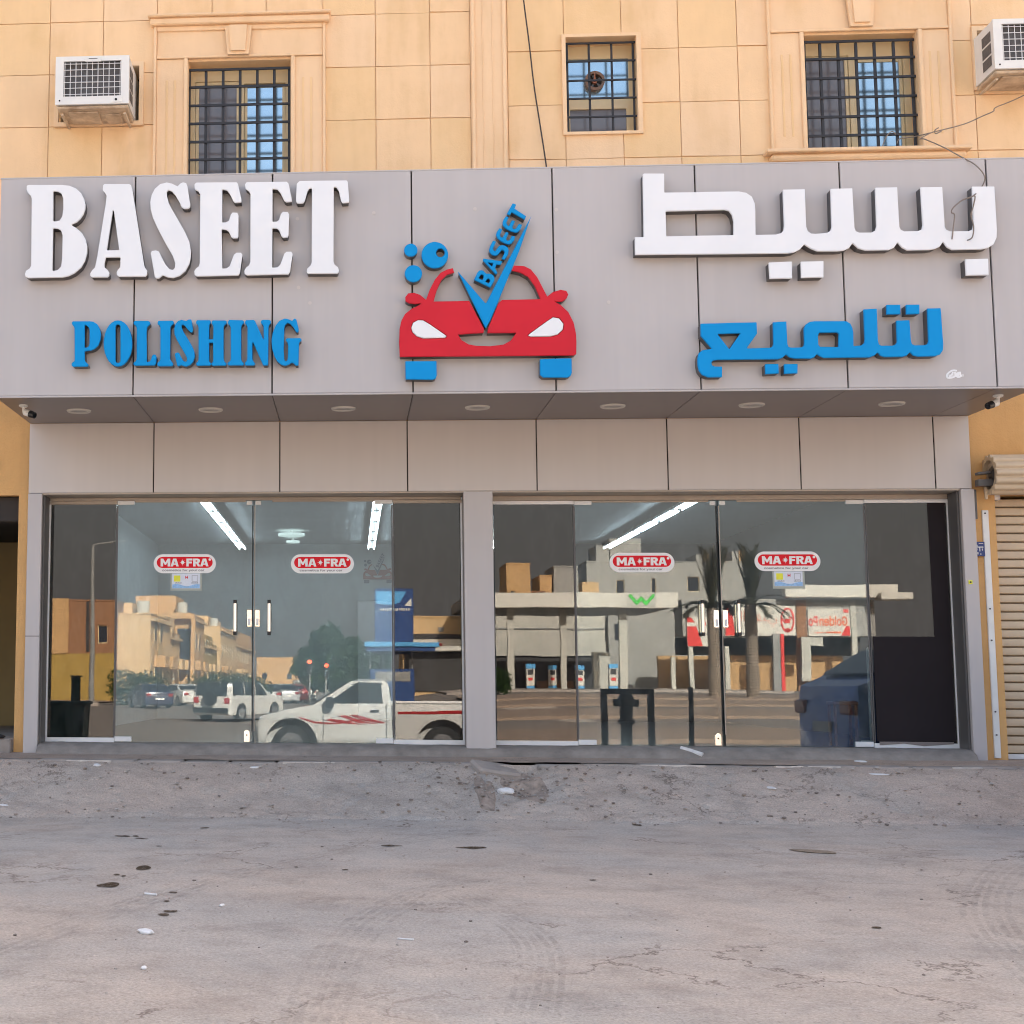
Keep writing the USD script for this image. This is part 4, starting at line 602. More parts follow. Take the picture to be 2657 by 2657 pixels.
# downlights in the soffit
dl0 = None
for i, (x_, lab) in enumerate(zip([-.607, .619, 1.835, 3.049, 4.258, 5.483, 6.702], ['beside the left security camera', 'second from the left, over the first glass door', 'third from the left, over the second glass door', 'in the middle, under the red car emblem', 'fifth from the left, right of the red car emblem', 'sixth from the left, over the right glass doors', 'nearest the right security camera'])):
    lab = 'round white soffit downlight '+lab
    if dl0 is None:
        dl0 = thing('downlight', lab, 'downlight', (x_, -.715, 3.057), 'round downlights in the canopy soffit')
        o = origin[dl0]
        part(dl0, 'rim', revolve([(.078, 0), (.078, -.006), (.088, -.016), (.108, -.013), (.115, .004), (.078, .004)], o, 36), M['downlight'], smooth=40)
        part(dl0, 'lens', revolve([(0, -.008), (.04, -.0085), (.077, -.003), (.077, .004), (0, .004)], o, 32), M['lens'], smooth=40)
    else: dup(dl0, (x_, -.715, 3.057), lab)
# security cameras under the soffit
def cctv(x, y, dx, label):
    c = thing('security_camera', label, 'camera', (x, y, 3.054))
    part(c, 'mount', revolve([(0, 0), (.042, 0), (.042, -.012), (.03, -.02), (0, -.022)], (x, y, 3.053), 24), M['ac_white'], smooth=40)
    part(c, 'arm', cat([cyl((x, y, 3.034), (x+.006*dx, y-.005, 2.985), .014, 12), cyl((x+.006*dx, y-.005, 2.987), (x+.035*dx, y-.015, 2.973), .012, 12)]), M['ac_white'])
    p0 = np.array([x+.02*dx, y-.015, 2.985]); d = np.array([.82*dx, -.42, -.33]); d /= np.linalg.norm(d)
    part(c, 'body', cyl(p0, p0+d*.062, .031, 18), M['ac_white']); part(c, 'hood', cyl(p0+d*.063, p0+d*.118, .033, 18, .029), M['black_plastic']); part(c, 'lens', cyl(p0+d*.119, p0+d*.123, .018, 14), M['car_glass'])
    part(c, 'label_print', cyl(p0+d*.02+np.array([0, -.0315, 0]), p0+d*.05+np.array([0, -.0315, 0]), .0025, 6), M['grey_ink'])
cctv(-1.057, -1.03, 1, 'white bullet security camera with black hood at the left canopy corner')
cctv(7.466, -1.08, -1, 'white bullet security camera with black hood at the right canopy corner')

# ------------------------------------------------------------------ channel letters
def gp(k): v = GLYPH[k]; return Polygon([(a/1000, b/1000) for a, b in v[0]], [[(a/1000, b/1000) for a, b in h] for h in v[1:]]).buffer(0)
def raised(parent, g, m, y_face=FY-.11, face='face', side='side_return'):
    gi = g.buffer(-.004)
    fp = part(parent, face, cat([exz(gi, y_face-.006, y_face+.0005), exz(g, y_face, y_face+.012)]), m)
    part(parent, side, exz(g.buffer(-.003), y_face+.0125, FY-.0005), M['letter_side'])
    return fp
def letter(k, name, label, m, group):
    g = gp(k); c = g.centroid
    t = thing(name, label, 'sign letter', (c.x, FY, g.bounds[1]), group); raised(t, g, m); return t
GW, GB = 'white raised letters of the upper Latin word', 'blue raised letters of the lower Latin word'
for k, lab in (('B', 'tall white raised letter B, first letter of the big white word'), ('A', 'tall white raised letter A between the white B and S'), ('S', 'tall white raised letter S in the middle of the big white word'),
               ('E1', 'tall white raised letter E standing right after the white S'), ('E2', 'tall white raised letter E standing right before the white T'), ('T', 'tall white raised letter T ending the big white word')):
    letter(k, 'sign_letter', lab, M['letter_white'], GW)
for k, lab in (('p', 'blue raised letter P, first of the smaller blue word'), ('o', 'blue raised oval letter O after the blue P'), ('l', 'blue raised letter L between the blue O and the first blue I'), ('i1', 'blue raised letter I between the blue L and S'), ('s', 'blue raised letter S in the middle of the smaller blue word'),
               ('h', 'blue raised letter H after the blue S'), ('i2', 'blue raised letter I between the blue H and N'), ('n', 'blue raised letter N before the blue G'), ('g', 'blue raised letter G ending the smaller blue word')):
    letter(k, 'sign_letter', lab, M['letter_blue'], GB)
def word(k, lab, m): 
    g = gp(k); t = thing('sign_word', lab, 'sign word', (g.centroid.x, FY, g.bounds[1])); raised(t, g, m)
word('ar1', 'large white raised Arabic word at the upper right of the canopy', M['letter_white'])
word('br1', 'blue raised Arabic word below the white one on the right', M['letter_blue'])
def dot(k, lab, m):
    g = gp(k); t = thing('sign_dot', lab, 'sign letter', (g.centroid.x, FY, g.bounds[1]), 'raised dots of the Arabic words'); raised(t, g, m)
dot('ard0', 'white square dot, left one of the pair under the white Arabic word', M['letter_white']); dot('ard1', 'white square dot, right one of the pair under the white Arabic word', M['letter_white']); dot('ard2', 'single white square dot under the right end of the white Arabic word', M['letter_white'])
dot('brd0', 'blue square dot, left one of the pair under the blue Arabic word', M['letter_blue']); dot('brd1', 'blue square dot, right one of the pair under the blue Arabic word', M['letter_blue'])
dot('brd2', 'blue square dot, left one of the pair above the blue Arabic word', M['letter_blue']); dot('brd3', 'blue square dot, right one of the pair above the blue Arabic word', M['letter_blue'])
EM = thing('car_emblem', 'raised emblem of a red car front with blue tick, bubbles and wheels', 'emblem', (3.08, FY, 3.2))
raised(EM, gp('car').difference(gp('chk').buffer(.006)), M['logo_red'], face='car_body', side='car_body_return')
for k in ('hl0', 'hl1'): raised(EM, gp(k).buffer(-.004), M['letter_white'], face='headlight', side='headlight_return')
raised(EM, gp('chk'), M['letter_blue'], FY-.112, face='tick', side='tick_return')
for i in range(3): raised(EM, gp(f'bub{i}'), M['letter_blue'], face='bubble', side='bubble_return')
for i in range(2): raised(EM, gp(f'wh{i}'), M['letter_blue'], face='wheel', side='wheel_return')
for i in range(6): raised(EM, gp(f'k{i}'), M['letter_blue'], face='small_letter', side='small_letter_return')

# ------------------------------------------------------------------ the shop front
GY = .28
SF = thing('shop_front', 'shop front of grey cladding, white frames and four glass doors', 'shop front', (3.2, .1, 0))
part(SF, 'band_backing', bx(-1.21, 7.64, .012, .05, 2.385, 3.06), M['joint'])
for a, b in zip(JX[:-1], JX[1:]): part(SF, 'band_panel', cbx(a+(.006 if a > -1 else .001), b-.006, 0, .011, 2.383, 3.064, .002), M['acp_low'])
part(SF, 'band_underside', bx(-1.08, 7.53, .001, GY+.05, 2.366, 2.381), M['beige_alu'])
for a, b in ((-1.222, -1.084), (2.966, 3.240), (7.540, 7.66)):
    p = part(SF, 'pier', cbx(a, b, -.006, .05, -.12, 2.378, .004), M['acp'])
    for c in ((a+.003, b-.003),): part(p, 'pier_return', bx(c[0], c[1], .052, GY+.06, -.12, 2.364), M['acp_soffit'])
part(SF, 'pier_joint', bx(-1.2222, -1.0838, -.0068, -.0062, .995, 1.001), M['joint'])
part(SF, 'reveal', bx(7.520, 7.5375, .052, GY+.04, -.02, 2.364), M['alu_dark']); part(SF, 'reveal', bx(-1.0815, -1.064, .052, GY+.04, -.02, 2.364), M['alu_dark'])
part(SF, 'header', cbx(-1.06, 2.963, GY-.02, GY+.03, 2.335, 2.364, .003), M['beige_alu']); part(SF, 'header', cbx(3.243, 7.518, GY-.02, GY+.03, 2.318, 2.364, .003), M['beige_alu'])
BAYS = [(-1.055, -.397, 'dark fixed side pane beside the left pier'), (2.312, 2.962, 'dark fixed side pane left of the middle pier'), (3.272, 4.030, 'dark fixed side pane right of the middle pier'), (6.765, 7.517, 'black fixed side pane beside the right pier')]
def unite(g, y0, y1): return exz(unary_union(g), y0, y1)
for i, (a, b, lab) in enumerate(BAYS):
    zt = 2.334 if i < 2 else 2.317
    f = part(SF, 'fixed_frame', unite([sbox(a-.012, -.018, b+.006, .030)]+([sbox(a-.022, -.018, a+.006, zt)] if i == 0 else [sbox(b-.008, -.018, b+.014, zt)] if i in (1, 3) else []), GY-.012, GY+.024), M['white_alu'])
    part(f, 'top_strip', cbx(a-.01, b+.008, GY-.014, GY+.024, zt-.034, zt-.001, .003), M['white_vinyl'] if i in (2, 3) else M['beige_alu'])
    part(f, 'edge_strip', cbx(*((b-.004, b+.005) if i in (0, 2) else (a-.005, a+.004)), GY-.010, GY+.012, .031, zt-.035, .002), M['alu_dark'])
    part(f, 'glass', bx(a+.004, b-.006, GY-.002, GY+.008, .031, zt-.036), M['side_glass'], lab)
    part(f, 'backing_board', bx(a+.004, b-.006, GY+.026, GY+.034, -.01, 2.31), M['backing'])
part(SF, 'black_film', exz(Polygon([(6.785, .05), (7.495, .05), (7.495, 2.285), (7.335, 2.285), (7.345, 1.02), (6.785, 1.02)]), GY-.0045, GY-.0025), M['black_film'], 'matt black sheet painting a dark reflection on the right pane')  # added sheet; its black stands for something dark mirrored in the glass
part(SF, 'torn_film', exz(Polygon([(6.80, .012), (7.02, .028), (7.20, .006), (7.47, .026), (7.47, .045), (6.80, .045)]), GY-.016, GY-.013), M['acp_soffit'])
part(SF, 'yellow_tag', cbx(7.566, 7.602, -.0095, -.0065, 1.494, 1.530, .001), M['yellow_ink'], 'small yellow tag with a brown dot'); part(SF, 'tag_dot', exz(Point(7.584, 1.512).buffer(.009), -.0115, -.0100), M['stain'])
DOORS = [(-.387, .944, 1), (.964, 2.296, -1), (4.040, 5.376, 1), (5.402, 6.748, -1)]
for i, (a, b, side) in enumerate(DOORS):
    zt = 2.333 if i < 2 else 2.313
    d_ = part(SF, 'glass_door', bx(a, b, GY-.005, GY+.005, -.008, zt), M['door_glass'], ['first glass door from the left', 'second glass door, before the middle pier', 'third glass door, after the middle pier', 'fourth glass door, next to the black pane'][i])
    seam = b if side > 0 else a; hinge = a if side > 0 else b
    part(d_, 'edge_seal', bx(seam-.004, seam+.004, GY-.006, GY+.006, .10, zt-.05), M['beige_alu'] if i % 2 else M['rubber'])
    part(d_, 'edge_seal', bx(hinge-.006, hinge+.006, GY-.007, GY+.007, .05, zt-.05), M['alu_dark'])
    lo, hi_ = sorted((hinge, hinge+side*.165)); part(d_, 'top_patch', cbx(lo, hi_, GY-.016, GY+.016, zt-.038, zt, .003), M['white_alu']); part(d_, 'bottom_patch', cbx(lo, hi_, GY-.018, GY+.018, -.006, .042, .003), M['white_alu'])
    lo, hi_ = sorted((seam-side*.006, seam-side*.06)); part(d_, 'top_stop', cbx(lo, hi_, GY-.016, GY+.016, zt-.045, zt-.005, .003), M['white_alu'])
    part(d_, 'top_rail', bx(a+.17, b-.07, GY-.009, GY+.009, zt-.014, zt+.002), M['beige_alu'])
    lo, hi_ = sorted((seam-side*.004, seam-side*.054)); part(d_, 'lock_plate', cbx(lo, hi_, GY-.020, GY+.018, 1.10, 1.268, .004), M['chrome'])
    part(d_, 'lock_detail', cbx((lo+hi_)/2-.012, (lo+hi_)/2+.012, GY-.023, GY-.0205, 1.115, 1.18, .002), M['white_alu'])
    hx = seam-side*(.165 if side > 0 else .145)
    h = part(d_, 'handle', cyl((hx, GY-.062, 1.055), (hx, GY-.062, 1.325), .0175, 14), M['chrome'], 'bright tubular pull handle with black ends')
    for z0, z1 in ((1.02, 1.0545), (1.3255, 1.358)): part(h, 'handle_end', cyl((hx, GY-.062, z0), (hx, GY-.062, z1), .0175, 14), M['black_plastic'])
    for z0 in (1.04, 1.34): part(h, 'standoff', cyl((hx, GY-.05, z0), (hx, GY+.05, z0), .010, 10), M['black_plastic'])
    part(h, 'rear_bar', cyl((hx, GY+.062, 1.055), (hx, GY+.062, 1.325), .0165, 14), M['chrome'])
    if side > 0:
        lo, hi_ = b-.075, b-.022
        part(d_, 'floor_lock', cat([exz(unary_union([sbox(lo, .0, hi_, .085), Point((lo+hi_)/2, .085).buffer((hi_-lo)/2)]), GY-.024, GY+.020)]), M['chrome'])
        part(d_, 'keyhole', exz(Point((lo+hi_)/2, .065).buffer(.007), GY-.027, GY-.0245), M['rubber'])
# stickers on the glass
star = Polygon([(math.cos(k*math.pi/8)*(r_ := (1, .36, .78, .36)[k % 4]), math.sin(k*math.pi/8)*r_) for k in range(16)])
BOLD = {'M': Polygon([(0, 0), (0, 1), (.27, 1), (.5, .52), (.73, 1), (1, 1), (1, 0), (.74, 0), (.74, .55), (.56, .2), (.44, .2), (.26, .55), (.26, 0)]),
        'A': Polygon([(0, 0), (.30, 1), (.70, 1), (1, 0), (.70, 0), (.645, .20), (.355, .20), (.30, 0)], [[(.41, .38), (.59, .38), (.50, .70)]]),
        'F': Polygon([(0, 0), (0, 1), (1, 1), (1, .76), (.40, .76), (.40, .62), (.90, .62), (.90, .39), (.40, .39), (.40, 0)]),
        'R': Polygon([(0, 0), (0, 1), (.62, 1), (.84, .93), (.93, .72), (.86, .52), (.70, .43), (1, 0), (.64, 0), (.42, .38), (.34, .38), (.34, 0)], [[(.34, .60), (.52, .60), (.60, .69), (.52, .78), (.34, .78)]])}
def sticker(cx, cz, label):
    t = thing('oval_sticker', label, 'sticker', (cx, GY-.006, cz), 'red and white oval stickers on the glass doors')
    y = GY-.006
    cap = lambda w, h, dz=0: sbox(cx-w/2+h/2, cz+dz-h/2, cx+w/2-h/2, cz+dz+h/2).union(Point(cx-w/2+h/2, cz+dz).buffer(h/2)).union(Point(cx+w/2-h/2, cz+dz).buffer(h/2))
    part(t, 'base', exz(cap(.610, .186), y-.0015, y), M['white_vinyl']); part(t, 'red_field', exz(cap(.548, .108, .012), y-.0025, y-.0017), M['red_vinyl'])
    m = M['white_vinyl']; y2 = y-.0027
    for ch, x_, w_ in (('M', -.236, .094), ('A', -.138, .080), ('F', .016, .060), ('R', .082, .074), ('A', .152, .082)):
        part(t, 'letter', exz(affinity.translate(affinity.scale(BOLD[ch], w_, .076, origin=(0, 0)), cx+x_, cz-.027), y2-.001, y2), m)
    part(t, 'star', exz(affinity.translate(affinity.scale(star, .030, .034, origin=(0, 0)), cx-.020, cz+.012), y2-.001, y2), m)
    part(t, 'registered_mark', exz(Point(cx+.246, cz+.040).buffer(.012), y2-.001, y2), m)
    part(t, 'lettering', text_xz('cosmetics for your car', .0175, cx-.222, y-.0017, cz-.073, .001, True, sx=1.62), M['grey_ink'])
for x_, z_, l in ((.280, 1.715, 'red and white oval sticker on the first glass door, above a notice'), (1.622, 1.712, 'red and white oval sticker on the second glass door'), (4.668, 1.720, 'red and white oval sticker on the third glass door'), (6.025, 1.730, 'red and white oval sticker on the fourth glass door, above a notice')):
    sticker(x_, z_, l)
def notice(x0, x1, z0, z1, label):
    t = thing('paper_notice', label, 'notice', ((x0+x1)/2, GY-.006, z0)); y = GY-.0055
    part(t, 'plastic_pocket', bx(x0, x1, y-.001, y, z0-.012, z1), M['pocket'])
    part(t, 'sheet', bx(x0+.016, x1-.018, y-.002, y-.0012, z0+.012, z1), M['paper'])
    wv = Polygon([(x0+.018, z0+.014)]+[(x0+.018+(x1-x0-.038)*u, z0+.034+.016*math.sin(u*7+1)+.02*u*(1-u)*3) for u in np.linspace(0, 1, 16)]+[(x1-.020, z0+.014)])
    part(t, 'blue_wave', exz(wv, y-.003, y-.0022), M['sky_ink'])
    part(t, 'yellow_square', exz(sbox(x0+.038, z1-.075, x0+.092, z1-.022).buffer(.004), y-.003, y-.0022), M['yellow_ink'])
    part(t, 'outlined_square', exz((b_ := sbox(x1-.092, z1-.072, x1-.040, z1-.022).buffer(.004)).difference(b_.buffer(-.003)), y-.003, y-.0022), M['grey_ink'])
    cx = (x0+x1)/2+.005; part(t, 'small_mark', cat([exz(sbox(cx-.013, z1-.05, cx-.006, z1-.022), y-.003, y-.0022), exz(sbox(cx+.006, z1-.05, cx+.013, z1-.022), y-.003, y-.0022), exz(sbox(cx-.012, z1-.042, cx+.012, z1-.034), y-.0032, y-.0022)]), M['logo_red'])
    for xa in (x0+.045, x1-.10): part(t, 'caption', exz(unary_union([sbox(xa+.011*k, z1-.096, xa+.011*k+.007, z1-.088+.003*(k % 2)) for k in range(6)]), y-.003, y-.0022), M['grey_ink'])
M['pocket'] = usdkit.material(stage, '/World/Looks/pocket', {'a': ('transparent_bsdf', {'color': (.8, .82, .8)}), 'd': ('principled_bsdf', {'base_color': (.55, .58, .52), 'roughness': .3}), 'x': ('mix_closure', {'fac': .6})}, [('a.BSDF', 'x.closure1'), ('d.BSDF', 'x.closure2')], surface='x.closure')
notice(.142, .448, 1.462, 1.618, 'small paper notice in a plastic pocket under the first oval sticker')
notice(5.882, 6.178, 1.482, 1.634, 'small paper notice in a plastic pocket under the fourth oval sticker')

# ------------------------------------------------------------------ inside the shop
def room(name, m, mt): struct(name, m, mt)
room('shop_floor', bx(-1.3, 7.75, GY+.06, 10.5, -.06, -.014), M['room_floor'])
room('shop_ceiling', bx(-1.3, 7.75, .40, 10.5, 2.86, 2.95), M['room_white'])
room('shop_wall', bx(-1.4, -1.3, .40, 10.5, -.06, 2.859), M['room_wall']); room('shop_wall', bx(7.75, 7.85, .40, 10.5, -.06, 2.859), M['room_wall_dimmed']); room('shop_wall', bx(-1.4, 3.2, 10.501, 10.6, -.06, 2.95), M['room_wall']); room('shop_wall', bx(3.201, 7.85, 10.501, 10.6, -.06, 2.95), M['room_wall_dimmed'])
room('shop_lintel', bx(-1.3, 7.75, .36, .398, 2.40, 3.05), M['room_white'])
t0 = None; rows = [(.15, 'left row'), (2.22, 'second row'), (4.10, 'third row'), (5.94, 'right row')]
for x_, rl in rows:
    for k in range(5):
        y_ = 3.35+k*1.32
        lab = f'lit twin tube ceiling fitting in the {rl} inside the shop, {["nearest the door", "second from the door", "in the middle", "second from the back", "nearest the back wall"][k]}'
        if t0 is None:
            t0 = thing('tube_light', lab, 'ceiling light', (x_, y_, 2.70), 'lit tube lights on the shop ceiling')
            part(t0, 'housing', bx(x_-.06, x_+.06, y_, y_+1.25, 2.735, 2.765), M['white_paint'])
            for s_ in (-.045, .045): part(t0, 'tube', cyl((x_+s_, y_+.06, 2.718), (x_+s_, y_+1.19, 2.718), .0062, 8), M['tube'])
            for yy in (y_+.2, y_+1.05): part(t0, 'rod', cyl((x_, yy, 2.765), (x_, yy, 2.86), .004, 6), M['white_paint'])
        else: dup(t0, (x_, y_, 2.70), lab)
d0 = None
for x_, y_, r_, lab in ((1.0, 8.3, .20, 'round pale ceiling lamp inside, seen through the second glass door'), (.98, 9.4, .105, 'small round ceiling lamp inside, behind the larger disc'), (4.16, 8.3, .20, 'round pale ceiling lamp inside, seen through the third glass door')):
    L = thing('disc_lamp', lab, 'ceiling light', (x_, y_, 2.78)); part(L, 'disc', revolve([(0, 0), (r_, .0), (r_, .035), (0, .04)], (x_, y_, 2.78), 28), M['disc']); part(L, 'stem', cyl((x_, y_, 2.82), (x_, y_, 2.86), .02, 8), M['white_paint'])
def wall_logo(cx, cz, s, label, ks, m):
    t = thing('wall_logo', label, 'emblem', (cx, 10.49, cz)); 
    for k in ks:
        g = affinity.translate(affinity.scale(gp(k), s, s, origin=(3.09, 3.73)), cx-3.09, cz-3.73)
        part(t, 'letter' if k[0] == 'k' else 'shape', exz(g, 10.482, 10.4995), M['wall_logo_grey'] if k[0] in 'kcbw' and k != 'car' else M['wall_logo'])
KS = ['car', 'chk', 'bub0', 'bub1', 'bub2', 'wh0', 'wh1', 'k0', 'k1', 'k2', 'k3', 'k4', 'k5']
wall_logo(2.34, 2.40, .32, 'faded car emblem on the back wall inside the shop', KS, M['wall_logo'])
wb = thing('white_board', 'plain white board standing against the back wall inside', 'board', (2.4, 10.4, 0)); part(wb, 'board', cbx(2.0, 2.9, 10.42, 10.47, 0, 1.92, .01), M['room_white']); part(wb, 'edge', exz(sbox(1.98, -.01, 2.92, 1.94).difference(sbox(2.0, 0, 2.9, 1.92)), 10.41, 10.475), M['room_wall'])
# display stand and stool behind the right door
st_ = thing('display_stand', 'pale upright display stand with a black triangle behind the right door', 'stand', (7.0, .7, 0))
part(st_, 'panel', cbx(6.86, 7.12, .68, .72, .04, .93, .012), M['white_paint']); part(st_, 'foot', cbx(6.82, 7.16, .56, .86, -.012, .038, .01), M['white_paint']); part(st_, 'triangle', exz(Polygon([(6.97, .68), (7.05, .68), (7.01, .60)]), .674, .679), M['black_plastic'])
sl = thing('stool', 'brown wooden stool beside the pale display stand', 'stool', (6.62, .73, 0)); part(sl, 'seat', cbx(6.50, 6.74, .62, .84, .38, .41, .006), M['stool'])
for a in (6.51, 6.705):
    for b in (.63, .805): part(sl, 'leg', cbx(a, a+.025, b, b+.025, -.012, .379, .003), M['stool'])

# ------------------------------------------------------------------ neighbours on both sides
# left: an open shop unit, dark inside
OU = thing('neighbour_unit', 'dark open shop unit cut off by the left edge, with a white step', 'shop unit', (-2.5, .5, 0))
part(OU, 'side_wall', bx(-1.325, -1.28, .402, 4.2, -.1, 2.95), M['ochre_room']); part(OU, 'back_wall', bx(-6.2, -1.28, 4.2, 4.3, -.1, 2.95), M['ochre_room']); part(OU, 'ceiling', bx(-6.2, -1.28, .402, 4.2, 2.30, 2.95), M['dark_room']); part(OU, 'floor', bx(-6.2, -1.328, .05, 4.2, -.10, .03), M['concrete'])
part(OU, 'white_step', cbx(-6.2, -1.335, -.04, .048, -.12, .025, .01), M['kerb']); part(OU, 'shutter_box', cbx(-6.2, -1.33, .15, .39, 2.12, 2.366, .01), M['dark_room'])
part(OU, 'rag', crumple(-1.47, .0, .09, .05, .025, 5, .03), M['black_plastic'], smooth=True)
# right: a closed roller shutter
RS = thing('roller_shutter', 'closed cream roller shutter with its rolled curtain above, at the right edge', 'shutter', (9.5, .2, 0))
sx0, sx1 = 7.866, 11.55; z = -.055; n_ = 0
while z < 2.30:
    pr = Polygon([(.212, z+.002), (.190, z+.010), (.184, z+.042), (.190, z+.072), (.212, z+.079), (.222, z+.079), (.222, z+.002)])
    part(RS, 'slat', eyz(pr, sx0, sx1), M['shutter'], smooth=50); z += .0815
g_ = unary_union([Point(-.06, 2.50).buffer(.165, quad_segs=12)]+[Point(-.06+.158*math.cos(t), 2.50+.158*math.sin(t)).buffer(.030, quad_segs=5) for t in np.linspace(0, 2*np.pi, 14, endpoint=False)])
part(RS, 'rolled_curtain', eyz(g_.difference(Point(-.06, 2.50).buffer(.135)), 7.772, sx1), M['shutter'], smooth=50)
part(RS, 'rolled_layer', eyz(unary_union([Point(-.06+.10*math.cos(t), 2.50+.10*math.sin(t)).buffer(.026, quad_segs=5) for t in np.linspace(.3, 2*np.pi+.3, 10, endpoint=False)]+[Point(-.06, 2.5).buffer(.112).difference(Point(-.06, 2.5).buffer(.088))]), 7.80, 8.4), M['beige_alu'])
part(RS, 'barrel', cyl((7.79, -.06, 2.50), (sx1, -.06, 2.50), .05, 16), M['alu_dark'])
part(RS, 'side_bracket', cat([bx(7.62+.045, 7.80, -.10, -.02, 2.395, 2.455), bx(7.79, 7.86, -.09, -.03, 2.47, 2.485)]), M['alu_dark']); part(RS, 'side_bracket', turn(cbx(-.06, .06, -.035, .035, -.012, .012, .004), trimesh.transformations.compose_matrix(angles=(0, -.1, 0), translate=(7.72, -.07, 2.515))), M['alu_dark'])
part(RS, 'curtain_strap', cbx(7.75, 7.775, -.02, .0, 2.28, 2.40, .004), M['shutter'])
part(RS, 'guide_rail', cbx(7.800, 7.862, .120, .20, -.09, 2.285, .004), M['white_paint']); part(RS, 'guide_rail', cbx(7.742, 7.799, .045, .10, -.09, 2.185, .004), M['white_paint'])
part(RS, 'guide_cap', cbx(7.79, 7.935, .100, .185, 2.286, 2.335, .004), M['white_alu']); part(RS, 'bottom_bar', cbx(sx0, sx1, .17, .225, -.105, -.058, .006), M['white_alu'])
for z_ in (2.155, 1.27, .98, .33, .12): part(RS, 'bolt', cyl((7.765, .044, z_), (7.765, .036, z_), .008, 8), M['alu_dark'])
part(RS, 'flat_bar', cbx(7.663, 7.690, .02, .05, 2.10, 2.375, .003), M['alu_dark'], 'grey steel flat under the bracket')
PL = thing('street_plate', 'small dark blue enamel plate with white Arabic marks beside the shutter', 'sign', (7.70, .04, 1.75))
part(PL, 'plate', cbx(7.655, 7.742, .028, .034, 1.755, 1.888, .002), M['plate_blue'])
part(PL, 'lettering', cat([exz(sbox(7.664, 1.835, 7.728, 1.843), .025, .0275), exz(sbox(7.692, 1.80, 7.699, 1.834), .025, .0275), exz(sbox(7.668, 1.844, 7.676, 1.860), .025, .0275), exz(sbox(7.715, 1.807, 7.721, 1.826), .025, .0275), exz(sbox(7.668, 1.81, 7.674, 1.828), .025, .0275), exz(sbox(7.672, 1.772, 7.682, 1.792), .025, .0275), exz(sbox(7.70, 1.768, 7.706, 1.780), .025, .0275), exz(sbox(7.69, 1.868, 7.728, 1.873), .025, .0275)]), M['white_paint'])

# ------------------------------------------------------------------ across the street: what the glass mirrors
M['tan_wall'] = render_paint('tan_wall', (.50, .31, .145), (.40, .25, .12), .2); M['yellow_wall'] = render_paint('yellow_wall', (.36, .24, .065), (.30, .20, .055), .2); M['brick_wall'] = render_paint('brick_wall', (.27, .14, .075), (.22, .115, .06), .2)
M['cream_wall'] = render_paint('cream_wall', (.58, .40, .21), (.48, .33, .18), .2); M['grey_wall'] = render_paint('grey_wall', (.31, .305, .285), (.26, .25, .235), .2); M['white_wall'] = render_paint('white_wall', (.46, .45, .40), (.38, .37, .33), .15)
M['dark_opening'] = pm('dark_opening', (.03, .028, .028), .6, .2, 1); M['window_dark'] = pm('window_dark', (.03, .035, .045), .2, .1, 1); M['steel_grey'] = pm('steel_grey', (.22, .22, .21), .5, .1, 3)
M['foliage'] = usdkit.material(stage, '/World/Looks/foliage', {'g': ('geometry', {}), 'r': ('rgb_ramp', {'ramp': [(0, (.03, .06, .016)), (.5, (.13, .22, .055)), (1, (.30, .40, .12))]}), 'd': ('diffuse_bsdf', {}), 't': ('translucent_bsdf', {}), 'x': ('mix_closure', {'fac': .3})},
    [('g.random_per_island', 'r.fac'), ('r.color', 'd.color'), ('r.color', 't.color'), ('d.BSDF', 'x.closure1'), ('t.BSDF', 'x.closure2')], surface='x.closure')
M['frond'] = usdkit.material(stage, '/World/Looks/frond', {'g': ('geometry', {}), 'r': ('rgb_ramp', {'ramp': [(0, (.045, .043, .027)), (1, (.11, .10, .06))]}), 'd': ('diffuse_bsdf', {}), 't': ('translucent_bsdf', {}), 'x': ('mix_closure', {'fac': .2})},
    [('g.random_per_island', 'r.fac'), ('r.color', 'd.color'), ('r.color', 't.color'), ('d.BSDF', 'x.closure1'), ('t.BSDF', 'x.closure2')], surface='x.closure')
M['bark'] = pm('bark', (.19, .15, .115), .95, .4, 7, .9, 14); M['car_white'] = pm('car_white', (.56, .55, .52), .25, .03, 1, coat=.5); M['car_navy'] = pm('car_navy', (.012, .018, .055), .25, .05, 1, coat=.6); M['car_black'] = pm('car_black', (.012, .012, .014), .25, .05, 1, coat=.6)
M['car_red'] = pm('car_red', (.35, .02, .02), .25, .05, 1, coat=.6); M['car_blue'] = pm('car_blue', (.05, .17, .60), .35, .05, 1, metal=.55, coat=.8); M['car_silver'] = pm('car_silver', (.40, .41, .42), .3, .05, 1, coat=.5)
M['tyre'] = pm('tyre', (.018, .018, .018), .8, .1, 5); M['rim_metal'] = pm('rim_metal', (.45, .45, .46), .3, .05, 5, metal=.8); M['lamp_red'] = pm('lamp_red', (.35, .01, .01), .2, .05, 5); M['lamp_clear'] = pm('lamp_clear', (.6, .6, .62), .15, .05, 5)
M['sign_blue'] = pm('sign_blue', (.010, .045, .16), .4, .1, 1); M['sign_sky'] = pm('sign_sky', (.08, .32, .60), .4, .05, 1); M['sign_red'] = pm('sign_red', (.62, .03, .025), .4, .05, 1); M['sign_orange'] = pm('sign_orange', (.72, .12, .02), .4, .05, 1); M['sign_green'] = pm('sign_green', (.05, .50, .06), .4, .05, 1); M['sign_white'] = pm('sign_white', (.58, .56, .50), .5, .05, 1)
